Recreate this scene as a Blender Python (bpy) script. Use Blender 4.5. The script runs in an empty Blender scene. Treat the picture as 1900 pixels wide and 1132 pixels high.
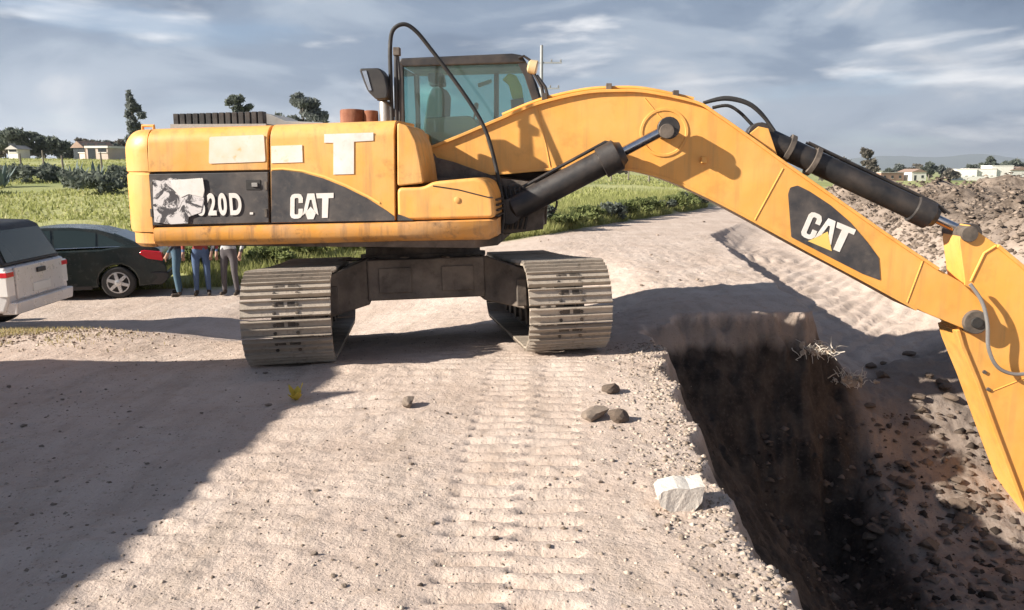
import bpy, bmesh, math, random
import numpy as np
from mathutils import Vector, Matrix

# ------------------------------------------------------------------ camera, sky, sun
R = math.radians
scene = bpy.context.scene
COL = scene.collection
CAM_H = 1.8
FPX = 1500.0                       # focal length in pixels of the 1900 px wide photograph
TILT = math.atan(251 / FPX)        # camera looks down this much
cam_d = bpy.data.cameras.new('camera'); cam = bpy.data.objects.new('camera', cam_d); COL.objects.link(cam)
cam_d.sensor_width = 36.0; cam_d.lens = FPX / 1900 * 36.0; cam_d.clip_end = 30000; cam_d.clip_start = 0.05
cam.location = (0, 0, CAM_H); cam.rotation_euler = (math.pi / 2 - TILT, 0, 0)
scene.camera = cam

SUN_EL, SUN_AZ = R(27.5), R(18)      # light travels right and away from the camera
sdir = Vector((math.cos(SUN_EL) * math.cos(SUN_AZ), math.cos(SUN_EL) * math.sin(SUN_AZ), -math.sin(SUN_EL)))
sun_d = bpy.data.lights.new('sun', 'SUN'); sun = bpy.data.objects.new('sun', sun_d); COL.objects.link(sun)
sun_d.energy = 5.0; sun_d.angle = R(0.6); sun_d.color = (1.0, 0.92, 0.80)
sun.rotation_euler = sdir.to_track_quat('-Z', 'Y').to_euler(); sun.location = (-20, -10, 20)

vs = scene.view_settings
vs.view_transform = 'Standard'; vs.look = 'None'; vs.gamma = 1.0; vs.use_curve_mapping = False; vs.exposure = 1.2

world = bpy.data.worlds.new('World'); scene.world = world; world.use_nodes = True
def build_world():
    nt = world.node_tree; N = nt.nodes; Lk = nt.links; N.clear()
    out = N.new('ShaderNodeOutputWorld'); bg = N.new('ShaderNodeBackground'); bg.inputs['Strength'].default_value = 0.050
    sky = N.new('ShaderNodeTexSky'); sky.sky_type = 'NISHITA'; sky.sun_disc = False
    sky.sun_elevation = SUN_EL; sky.sun_rotation = math.atan2(-sdir.x, -sdir.y)
    sky.air_density = 1.0; sky.dust_density = 1.0; sky.altitude = 2800
    tc = N.new('ShaderNodeTexCoord')
    def noise(scale_vec, scale, detail, rough, dist=0.0, loc=(0, 0, 0)):
        mp = N.new('ShaderNodeMapping'); mp.inputs['Scale'].default_value = scale_vec; mp.inputs['Location'].default_value = loc
        Lk.new(tc.outputs['Generated'], mp.inputs['Vector'])
        n = N.new('ShaderNodeTexNoise'); n.inputs['Scale'].default_value = scale; n.inputs['Detail'].default_value = detail
        n.inputs['Roughness'].default_value = rough; n.inputs['Distortion'].default_value = dist
        Lk.new(mp.outputs[0], n.inputs['Vector']); return n.outputs['Fac']
    def ramp(fac, stops, interp='LINEAR'):
        r = N.new('ShaderNodeValToRGB'); r.color_ramp.interpolation = interp
        e = r.color_ramp.elements
        while len(e) > 1: e.remove(e[-1])
        e[0].position, e[0].color = stops[0][0], (*stops[0][1], 1)
        for p, c in stops[1:]:
            k = e.new(p); k.color = (*c, 1)
        Lk.new(fac, r.inputs[0]); return r.outputs[0]
    def mix(f, a, b):
        m = N.new('ShaderNodeMix'); m.data_type = 'RGBA'
        if isinstance(f, float): m.inputs[0].default_value = f
        else: Lk.new(f, m.inputs[0])
        for s, i in ((a, 6), (b, 7)):
            if isinstance(s, tuple): m.inputs[i].default_value = (*s, 1)
            else: Lk.new(s, m.inputs[i])
        return m.outputs[2]
    # cloud deck: broad grey-blue and pale masses, drawn out sideways towards the horizon
    big = noise((1.2, 1.2, 3.3), 3.0, 7, 0.52, 0.5, (3.1, 0.7, 1.3))
    base = ramp(big, [(0.34, (1.4, 2.0, 3.0)), (0.45, (2.1, 2.8, 3.9)), (0.55, (3.6, 4.3, 5.3)), (0.67, (6.4, 6.6, 7.0))], 'EASE')
    fine = noise((1.5, 1.5, 7.0), 3.0, 6, 0.50, 0.25, (0.4, 2.2, 5.1))
    white = ramp(fine, [(0.56, (0, 0, 0)), (0.74, (0.95, 0.95, 0.95))], 'EASE')
    c1 = mix(white, base, (9.6, 9.6, 9.7))
    gaps = noise((1.0, 1.0, 7.0), 2.6, 5, 0.5, 0.1, (7.7, 1.2, 0.2))
    gfac = ramp(gaps, [(0.56, (0, 0, 0)), (0.72, (0.75, 0.75, 0.75))], 'EASE')
    c2 = mix(gfac, c1, sky.outputs[0])
    # the cloud banks lie towards the horizon and thin out to open blue sky higher up
    sx = N.new('ShaderNodeSeparateXYZ'); Lk.new(tc.outputs['Generated'], sx.inputs[0])
    el = N.new('ShaderNodeMapRange'); el.interpolation_type = 'SMOOTHSTEP'
    for i, v in ((1, 0.22), (2, 0.62), (3, 0.0), (4, 0.85)): el.inputs[i].default_value = v
    Lk.new(sx.outputs['Z'], el.inputs[0]); c2 = mix(el.outputs[0], c2, sky.outputs[0])
    Lk.new(c2, bg.inputs['Color']); Lk.new(bg.outputs[0], out.inputs[0])
build_world()

# ------------------------------------------------------------------ geometry helpers
cT, sT = math.cos(TILT), math.sin(TILT)
def ray(px, py):
    u = (px - 950) / FPX; v = (566 - py) / FPX
    return (u, cT + v * sT, -sT + v * cT)
def onY(px, py, Y):
    d = ray(px, py); t = Y / d[1]; return (d[0] * t, Y, CAM_H + d[2] * t)
def onZ(px, py, z=0.0):
    d = ray(px, py); t = (z - CAM_H) / d[2]; return (d[0] * t, d[1] * t, z)

def arc(cx, cz, r, a0, a1, n):
    return [(cx + r * math.cos(R(a0 + (a1 - a0) * i / n)), cz + r * math.sin(R(a0 + (a1 - a0) * i / n))) for i in range(n + 1)]

class MB:
    def __init__(s): s.v = []; s.f = []; s.m = []
    def add(s, vs_, fs, mi=0):
        o = len(s.v); s.v += [tuple(p) for p in vs_]; s.f += [[i + o for i in f] for f in fs]; s.m += [mi] * len(fs); return s
    def prism(s, poly, y0, y1, mi=0):
        """outline in x,z pushed from y0 to y1; y0 and y1 may be functions of (x,z)"""
        n = len(poly); g0 = y0 if callable(y0) else (lambda x, z: y0); g1 = y1 if callable(y1) else (lambda x, z: y1)
        vs_ = [(x, g0(x, z), z) for x, z in poly] + [(x, g1(x, z), z) for x, z in poly]
        area = sum(poly[i][0] * poly[(i + 1) % n][1] - poly[(i + 1) % n][0] * poly[i][1] for i in range(n))
        fs = [list(range(n)), list(range(2 * n - 1, n - 1, -1))] + [[i, i + n, (i + 1) % n + n, (i + 1) % n] for i in range(n)]
        if area < 0: fs = [f[::-1] for f in fs]
        return s.add(vs_, fs, mi)
    def slab(s, poly, z0, z1, mi=0):
        n = len(poly); vs_ = [(x, y, z0) for x, y in poly] + [(x, y, z1) for x, y in poly]
        area = sum(poly[i][0] * poly[(i + 1) % n][1] - poly[(i + 1) % n][0] * poly[i][1] for i in range(n))
        fs = [list(range(n - 1, -1, -1)), list(range(n, 2 * n))] + [[i, (i + 1) % n, (i + 1) % n + n, i + n] for i in range(n)]
        if area < 0: fs = [f[::-1] for f in fs]
        return s.add(vs_, fs, mi)
    def box(s, x0, x1, y0, y1, z0, z1, mi=0):
        return s.slab([(x0, y0), (x1, y0), (x1, y1), (x0, y1)], z0, z1, mi)
    def loft(s, rings, mi=0, close=True, caps=True):
        n = len(rings[0]); vs_ = [p for r in rings for p in r]; fs = []
        for k in range(len(rings) - 1):
            for i in range(n if close else n - 1):
                j = (i + 1) % n
                fs.append([k * n + i, k * n + j, (k + 1) * n + j, (k + 1) * n + i])
        if caps:
            fs.append(list(range(n - 1, -1, -1))); fs.append([(len(rings) - 1) * n + i for i in range(n)])
        return s.add(vs_, fs, mi)
    def tube(s, path, r, n=10, mi=0):
        P = [Vector(p) for p in path]; rs = r if isinstance(r, (list, tuple)) else [r] * len(P)
        rings = []; ref = None
        for i, p in enumerate(P):
            t = (P[min(i + 1, len(P) - 1)] - P[max(i - 1, 0)]).normalized()
            if ref is None: ref = t.orthogonal().normalized()
            a = (ref - t * ref.dot(t)).normalized(); ref = a; b = t.cross(a)
            rings.append([tuple(p + (a * math.cos(2 * math.pi * k / n) + b * math.sin(2 * math.pi * k / n)) * rs[i]) for k in range(n)])
        return s.loft(rings, mi)
    def lathe(s, p0, axis, prof, n=20, mi=0):
        """prof: list of (distance along axis, radius)"""
        p0 = Vector(p0); ax = Vector(axis).normalized(); a = ax.orthogonal().normalized(); b = ax.cross(a)
        rings = [[tuple(p0 + ax * d + (a * math.cos(2 * math.pi * k / n) + b * math.sin(2 * math.pi * k / n)) * r) for k in range(n)] for d, r in prof]
        return s.loft(rings, mi)
    def build(s, name, mats, parent=None, bevel=0.0, smooth=38, seg=2, loc=None, link=True):
        me = bpy.data.meshes.new(name); me.from_pydata(s.v, [], s.f)
        for m in (mats if isinstance(mats, (list, tuple)) else [mats]): me.materials.append(m)
        if max(s.m, default=0) > 0: me.polygons.foreach_set('material_index', s.m)
        if smooth:
            me.polygons.foreach_set('use_smooth', [True] * len(me.polygons)); me.set_sharp_from_angle(angle=R(smooth))
        me.update()
        o = bpy.data.objects.new(name, me); COL.objects.link(o)
        if parent: o.parent = parent
        if loc is not None: o.location = loc
        if bevel:
            b = o.modifiers.new('bevel', 'BEVEL'); b.width = bevel; b.segments = seg; b.limit_method = 'ANGLE'; b.angle_limit = R(40)
            b.harden_normals = True
        return o

def tag(o, label, cat, group=None):
    o['label'] = label; o['category'] = cat
    if group: o['group'] = group
    return o
def empty(name, loc=(0, 0, 0), rz=0.0):
    o = bpy.data.objects.new(name, None); COL.objects.link(o); o.location = loc; o.rotation_euler = (0, 0, rz); o.empty_display_size = 0.2
    return o
def copy_tree(o, parent=None):
    c = o.copy(); COL.objects.link(c)
    if parent: c.parent = parent
    for ch in list(o.children): copy_tree(ch, c)
    return c

# noise on arrays
def _h(ix, iy, s):
    n = (ix * 374761393 + iy * 668265263 + s * 144269504) & 0xffffffff
    n = ((n ^ (n >> 13)) * 1274126177) & 0xffffffff
    return ((n ^ (n >> 16)) & 0xffff) / 65535.0
def vnoise(x, y, s=0):
    x = np.asarray(x, float); y = np.asarray(y, float)
    ix = np.floor(x).astype(np.int64); iy = np.floor(y).astype(np.int64); fx = x - ix; fy = y - iy
    fx = fx * fx * (3 - 2 * fx); fy = fy * fy * (3 - 2 * fy)
    a = _h(ix, iy, s); b = _h(ix + 1, iy, s); c = _h(ix, iy + 1, s); d = _h(ix + 1, iy + 1, s)
    return (a + (b - a) * fx) * (1 - fy) + (c + (d - c) * fx) * fy
def fbm(x, y, s=0, o=4, g=0.5):
    t = 0; a = 1; n = 0
    for k in range(o):
        t = t + a * (vnoise(x * 2 ** k + 17.3 * k, y * 2 ** k + 9.1 * k, s + k) - 0.5); n += a; a *= g
    return t / n * 2
def sm(a, b, t):
    q = np.clip((np.asarray(t, float) - a) / (b - a), 0, 1); return q * q * (3 - 2 * q)

# ------------------------------------------------------------------ materials
MATS = {}
def nodes_of(name):
    m = bpy.data.materials.new(name); m.use_nodes = True; nt = m.node_tree
    return m, nt, nt.nodes, nt.links, nt.nodes['Principled BSDF']
def pmat(name, color, rough=0.6, metal=0.0, dust=None, dust_amt=0.4, dust_scale=3.0, dark=None, dark_amt=0.25, bump=0.15, bump_scale=40.0, spec=0.5, streak=None, streak_amt=0.3, vary=0.0):
    """paint or metal with dust, stains and fine relief; all in object space"""
    m, nt, N, Lk, P = nodes_of(name)
    tc = N.new('ShaderNodeTexCoord')
    P.inputs['Metallic'].default_value = metal; P.inputs['Specular IOR Level'].default_value = spec
    def nz(sc, det=5, ro=0.6):
        n = N.new('ShaderNodeTexNoise'); n.inputs['Scale'].default_value = sc; n.inputs['Detail'].default_value = det; n.inputs['Roughness'].default_value = ro
        Lk.new(tc.outputs['Object'], n.inputs['Vector']); return n.outputs['Fac']
    def rng(f, a, b, c, d):
        r = N.new('ShaderNodeMapRange'); r.inputs[1].default_value = a; r.inputs[2].default_value = b; r.inputs[3].default_value = c; r.inputs[4].default_value = d
        Lk.new(f, r.inputs[0]); return r.outputs[0]
    def mix(f, a, b):
        x = N.new('ShaderNodeMix'); x.data_type = 'RGBA'; Lk.new(f, x.inputs[0])
        for s, i in ((a, 6), (b, 7)):
            if isinstance(s, tuple): x.inputs[i].default_value = (*s, 1)
            else: Lk.new(s, x.inputs[i])
        return x.outputs[2]
    col = mix(rng(nz(1.3, 3), 0.35, 0.65, 0, 1), tuple(c * 0.93 for c in color), tuple(min(1, c * 1.06) for c in color))
    if dust: col = mix(rng(nz(dust_scale, 7, 0.65), 0.38, 0.72, 0, dust_amt), col, dust)
    if dark: col = mix(rng(nz(dust_scale * 2.3, 8, 0.7), 0.56, 0.72, 0, dark_amt), col, dark)
    if streak:
        mp = N.new('ShaderNodeMapping'); mp.inputs['Scale'].default_value = (11, 11, 0.9); Lk.new(tc.outputs['Object'], mp.inputs['Vector'])
        n2 = N.new('ShaderNodeTexNoise'); n2.inputs['Scale'].default_value = 1.0; n2.inputs['Detail'].default_value = 6; n2.inputs['Roughness'].default_value = 0.65; Lk.new(mp.outputs[0], n2.inputs['Vector'])
        col = mix(rng(n2.outputs['Fac'], 0.50, 0.72, 0, streak_amt), col, streak)
        col = mix(rng(nz(60, 6, 0.75), 0.66, 0.70, 0, 0.7), col, (0.16, 0.12, 0.09))       # chips and specks
    if vary:
        oi = N.new('ShaderNodeObjectInfo'); col = mix(rng(oi.outputs['Random'], 0, 1, 0, vary), col, (0.13, 0.105, 0.085))
    Lk.new(col, P.inputs['Base Color'])
    Lk.new(rng(nz(9, 4), 0.3, 0.7, max(0.05, rough - 0.1), min(1, rough + 0.12)), P.inputs['Roughness'])
    if bump:
        b = N.new('ShaderNodeBump'); b.inputs['Strength'].default_value = bump; b.inputs['Distance'].default_value = 0.01
        Lk.new(nz(bump_scale, 3), b.inputs['Height']); Lk.new(b.outputs[0], P.inputs['Normal'])
        if streak:
            w_ = N.new('ShaderNodeBump'); w_.inputs['Strength'].default_value = 0.25; w_.inputs['Distance'].default_value = 0.05; Lk.new(nz(2.2, 2), w_.inputs['Height']); Lk.new(w_.outputs[0], b.inputs['Normal'])
    MATS[name] = m; return m
DUST = (0.46, 0.37, 0.28)
YEL = (0.78, 0.365, 0.075)
pmat('machine_yellow', YEL, 0.48, dust=(0.70, 0.44, 0.19), dust_amt=0.7, dust_scale=1.7, dark=(0.22, 0.11, 0.045), dark_amt=0.55, bump=0.06, streak=(0.42, 0.24, 0.10), streak_amt=0.75)
pmat('boom_yellow', (0.80, 0.365, 0.07), 0.45, dust=(0.74, 0.45, 0.17), dust_amt=0.55, dust_scale=1.2, dark=(0.35, 0.17, 0.05), dark_amt=0.35, bump=0.06, streak=(0.50, 0.27, 0.09), streak_amt=0.6)
pmat('rail_yellow', (0.70, 0.31, 0.05), 0.6, dust=(0.46, 0.29, 0.16), dust_amt=0.9, dust_scale=2.2, dark=(0.09, 0.05, 0.03), dark_amt=0.9, bump=0.15, streak=(0.20, 0.12, 0.07), streak_amt=0.8)
pmat('decal_black', (0.035, 0.035, 0.04), 0.5, dust=(0.17, 0.14, 0.12), dust_amt=0.6, dust_scale=3.0, dark=(0.30, 0.24, 0.19), dark_amt=0.25, bump=0.03)
pmat('decal_white', (0.76, 0.73, 0.70), 0.55, dust=(0.58, 0.48, 0.38), dust_amt=0.5, dust_scale=6, dark=(0.45, 0.33, 0.22), dark_amt=0.35, bump=0)
pmat('sticker_white', (0.80, 0.70, 0.62), 0.6, dust=(0.72, 0.52, 0.33), dust_amt=0.7, dust_scale=4, dark=(0.74, 0.40, 0.13), dark_amt=0.9, bump=0.02)
pmat('triangle_yellow', (0.82, 0.55, 0.15), 0.5, bump=0)
pmat('black_paint', (0.018, 0.018, 0.02), 0.45, dust=(0.14, 0.11, 0.09), dust_amt=0.4, dust_scale=4)
pmat('frame_dark', (0.055, 0.046, 0.040), 0.75, dust=(0.22, 0.175, 0.14), dust_amt=0.9, dust_scale=3.0, dark=(0.01, 0.01, 0.01), dark_amt=0.6, bump=0.4, bump_scale=25)
pmat('beam_dusty', (0.10, 0.082, 0.068), 0.85, dust=(0.28, 0.225, 0.18), dust_amt=0.85, dust_scale=2.5, dark=(0.03, 0.025, 0.02), dark_amt=0.7, bump=0.5, bump_scale=18)
pmat('rubber', (0.016, 0.016, 0.017), 0.7, dust=(0.10, 0.085, 0.07), dust_amt=0.3, dust_scale=8)
pmat('shoe_steel', (0.40, 0.345, 0.285), 0.55, metal=0.15, dust=(0.52, 0.44, 0.36), dust_amt=0.8, dust_scale=5, dark=(0.10, 0.08, 0.06), dark_amt=0.75, bump=0.4, bump_scale=60, vary=0.45)
pmat('link_steel', (0.05, 0.042, 0.036), 0.7, metal=0.2, dust=(0.22, 0.17, 0.13), dust_amt=0.7, dust_scale=7, bump=0.3)
pmat('chrome', (0.55, 0.55, 0.57), 0.18, metal=1.0, bump=0)
pmat('rust', (0.19, 0.065, 0.035), 0.85, dust=(0.30, 0.15, 0.09), dust_amt=0.6, dust_scale=14, bump=0.4)
pmat('grey_metal', (0.30, 0.30, 0.30), 0.5, metal=0.5, dust=DUST, dust_amt=0.3)
pmat('lamp_tan', (0.55, 0.42, 0.22), 0.5, dust=DUST, dust_amt=0.4, dust_scale=20)
pmat('seat_cloth', (0.09, 0.12, 0.13), 0.9)
pmat('console_grey', (0.42, 0.48, 0.47), 0.7)
pmat('vest_yellow', (0.62, 0.66, 0.10), 0.8, bump=0.3, bump_scale=20)
pmat('car_green', (0.012, 0.020, 0.019), 0.22, dust=(0.12, 0.10, 0.08), dust_amt=0.25, dust_scale=2, bump=0)
pmat('car_silver', (0.62, 0.62, 0.63), 0.32, metal=0.25, dust=(0.5, 0.44, 0.38), dust_amt=0.35, dust_scale=2, bump=0)
pmat('plastic_black', (0.02, 0.02, 0.022), 0.5, dust=(0.12, 0.10, 0.08), dust_amt=0.3)
pmat('alloy', (0.62, 0.62, 0.63), 0.3, metal=0.6, bump=0)
pmat('tail_red', (0.55, 0.01, 0.025), 0.15, bump=0)
pmat('lamp_clear', (0.75, 0.74, 0.72), 0.15, bump=0)
pmat('plate_white', (0.72, 0.72, 0.68), 0.4, bump=0)
pmat('jeans_blue', (0.055, 0.10, 0.20), 0.9, dust=(0.13, 0.17, 0.26), dust_amt=0.5, dust_scale=9, bump=0.3)
pmat('jeans_teal', (0.045, 0.10, 0.15), 0.9, dust=(0.12, 0.16, 0.2), dust_amt=0.5, dust_scale=9, bump=0.3)
pmat('trousers_grey', (0.075, 0.068, 0.075), 0.9, dust=(0.14, 0.12, 0.12), dust_amt=0.5, dust_scale=9, bump=0.3)
pmat('shirt_dark', (0.03, 0.035, 0.05), 0.9, bump=0.3)
pmat('shirt_red', (0.25, 0.04, 0.035), 0.9, bump=0.3)
pmat('shirt_pale', (0.45, 0.45, 0.45), 0.9, bump=0.3)
pmat('skin', (0.36, 0.20, 0.135), 0.6, bump=0)
pmat('hair', (0.014, 0.011, 0.010), 0.7, bump=0.3)
pmat('boot', (0.05, 0.035, 0.025), 0.7)
pmat('wall_white', (0.76, 0.74, 0.70), 0.85, dust=(0.60, 0.54, 0.47), dust_amt=0.4, dust_scale=0.7)
pmat('wall_pink', (0.56, 0.45, 0.40), 0.85, dust=(0.66, 0.58, 0.52), dust_amt=0.6, dust_scale=0.5)
pmat('wall_brick', (0.34, 0.20, 0.15), 0.9, dust=(0.42, 0.30, 0.24), dust_amt=0.6, dust_scale=1)
pmat('roof_tile', (0.26, 0.17, 0.13), 0.9, dust=(0.36, 0.28, 0.23), dust_amt=0.6, dust_scale=2)
pmat('roof_tin', (0.52, 0.50, 0.48), 0.6, dust=(0.40, 0.30, 0.24), dust_amt=0.6, dust_scale=1)
pmat('window_dark', (0.03, 0.035, 0.04), 0.2, bump=0)
pmat('wood_post', (0.20, 0.17, 0.14), 0.9, bump=0.4)
pmat('pole_grey', (0.34, 0.35, 0.36), 0.8)
pmat('bark', (0.12, 0.10, 0.085), 0.95, dust=(0.20, 0.18, 0.16), dust_amt=0.6, dust_scale=5, bump=0.6, bump_scale=12)
pmat('rock_tan', (0.40, 0.32, 0.25), 0.95, dust=(0.48, 0.40, 0.32), dust_amt=0.6, dust_scale=12, bump=0.6, bump_scale=50)
pmat('clod_brown', (0.115, 0.085, 0.065), 1.0, dust=(0.24, 0.18, 0.14), dust_amt=0.5, dust_scale=14, bump=0.8, bump_scale=40)
pmat('clod_mid', (0.21, 0.165, 0.132), 1.0, dust=(0.33, 0.265, 0.215), dust_amt=0.6, dust_scale=1.5, bump=0.8, bump_scale=40)
pmat('clod_tan', (0.30, 0.235, 0.185), 1.0, dust=(0.40, 0.32, 0.26), dust_amt=0.5, dust_scale=14, bump=0.8, bump_scale=40)
pmat('concrete_pale', (0.64, 0.59, 0.53), 0.9, dust=(0.50, 0.43, 0.36), dust_amt=0.4, dust_scale=14, bump=0.5, bump_scale=60)
pmat('root_pale', (0.62, 0.56, 0.48), 0.9, bump=0.2)
pmat('truck_orange', (0.55, 0.20, 0.04), 0.5, dust=DUST, dust_amt=0.4, dust_scale=2)
pmat('mountain', (0.07, 0.095, 0.085), 1.0, dust=(0.13, 0.14, 0.10), dust_amt=0.6, dust_scale=0.004, bump=0)
def poster_mat():
    m, nt, N, Lk, P = nodes_of('torn_poster'); tc = N.new('ShaderNodeTexCoord')
    n = N.new('ShaderNodeTexNoise'); n.inputs['Scale'].default_value = 6.5; n.inputs['Detail'].default_value = 9; n.inputs['Roughness'].default_value = 0.72; n.inputs['Distortion'].default_value = 0.9
    Lk.new(tc.outputs['Object'], n.inputs['Vector'])
    r = N.new('ShaderNodeValToRGB'); e = r.color_ramp.elements; e[0].position = 0.46; e[0].color = (0.055, 0.05, 0.055, 1); e[1].position = 0.51; e[1].color = (0.62, 0.58, 0.57, 1)
    Lk.new(n.outputs['Fac'], r.inputs[0]); Lk.new(r.outputs[0], P.inputs['Base Color']); P.inputs['Roughness'].default_value = 0.8
    MATS['torn_poster'] = m
poster_mat()
def glass_mat(name, color, rough=0.03, trans=0.85):
    m, nt, N, Lk, P = nodes_of(name)
    g = N.new('ShaderNodeBsdfGlossy'); g.inputs['Roughness'].default_value = rough
    t = N.new('ShaderNodeBsdfTransparent'); t.inputs['Color'].default_value = (*color, 1)
    d = N.new('ShaderNodeBsdfDiffuse'); d.inputs['Color'].default_value = (0.40, 0.46, 0.44, 1)
    fr = N.new('ShaderNodeFresnel'); fr.inputs[0].default_value = 1.5
    m1 = N.new('ShaderNodeMixShader'); m1.inputs[0].default_value = trans; Lk.new(d.outputs[0], m1.inputs[1]); Lk.new(t.outputs[0], m1.inputs[2])
    m2 = N.new('ShaderNodeMixShader'); Lk.new(fr.outputs[0], m2.inputs[0]); Lk.new(m1.outputs[0], m2.inputs[1]); Lk.new(g.outputs[0], m2.inputs[2])
    Lk.new(m2.outputs[0], N['Material Output'].inputs['Surface']); MATS[name] = m
glass_mat('cab_glass', (0.72, 0.91, 0.90), 0.02, 0.90)
pmat('car_glass', (0.03, 0.045, 0.045), 0.05, bump=0)
def leaf_mat(name, c0, c1, c2=None):
    m, nt, N, Lk, P = nodes_of(name); g = N.new('ShaderNodeNewGeometry')
    r = N.new('ShaderNodeValToRGB'); e = r.color_ramp.elements; e[0].color = (*c0, 1); e[1].color = (*c1, 1)
    if c2: k = e.new(0.85); k.color = (*c1, 1); e[-1].color = (*c2, 1)
    Lk.new(g.outputs['Random Per Island'], r.inputs[0]); Lk.new(r.outputs[0], P.inputs['Base Color'])
    P.inputs['Roughness'].default_value = 0.75; P.inputs['Specular IOR Level'].default_value = 0.25
    tr = N.new('ShaderNodeBsdfTranslucent'); Lk.new(r.outputs[0], tr.inputs['Color'])
    mx = N.new('ShaderNodeMixShader'); mx.inputs[0].default_value = 0.42
    Lk.new(P.outputs[0], mx.inputs[1]); Lk.new(tr.outputs[0], mx.inputs[2]); Lk.new(mx.outputs[0], N['Material Output'].inputs['Surface'])
    MATS[name] = m
leaf_mat('leaf_grey', (0.14, 0.16, 0.155), (0.23, 0.25, 0.235))
leaf_mat('leaf_dark', (0.10, 0.12, 0.105), (0.17, 0.19, 0.155))
leaf_mat('leaf_brown', (0.12, 0.11, 0.095), (0.21, 0.19, 0.16))
leaf_mat('leaf_bush', (0.11, 0.14, 0.05), (0.27, 0.30, 0.12))
leaf_mat('grass_blade', (0.25, 0.27, 0.09), (0.40, 0.41, 0.16), (0.50, 0.46, 0.25))
leaf_mat('grass_dry', (0.30, 0.25, 0.12), (0.46, 0.38, 0.20), (0.30, 0.30, 0.10))
leaf_mat('agave', (0.14, 0.19, 0.19), (0.26, 0.32, 0.32))
leaf_mat('leaf_yellow', (0.60, 0.46, 0.06), (0.75, 0.62, 0.14))

def rubble_mat(name, c0, c1):
    m, nt, N, Lk, P = nodes_of(name); g = N.new('ShaderNodeNewGeometry'); r = N.new('ShaderNodeValToRGB'); e = r.color_ramp.elements; e[0].color = (*c0, 1); e[1].color = (*c1, 1)
    Lk.new(g.outputs['Random Per Island'], r.inputs[0]); Lk.new(r.outputs[0], P.inputs['Base Color']); P.inputs['Roughness'].default_value = 1.0; P.inputs['Specular IOR Level'].default_value = 0.1
    n = N.new('ShaderNodeTexNoise'); n.inputs['Scale'].default_value = 60; Lk.new(g.outputs['Position'], n.inputs['Vector']); b = N.new('ShaderNodeBump'); b.inputs['Strength'].default_value = 0.6; b.inputs['Distance'].default_value = 0.01
    Lk.new(n.outputs['Fac'], b.inputs['Height']); Lk.new(b.outputs[0], P.inputs['Normal']); MATS[name] = m
rubble_mat('rubble_tan', (0.15, 0.115, 0.09), (0.50, 0.42, 0.35))
rubble_mat('rubble_mid', (0.085, 0.066, 0.053), (0.28, 0.222, 0.18))
rubble_mat('rubble_dark', (0.028, 0.022, 0.019), (0.17, 0.13, 0.105))
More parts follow.
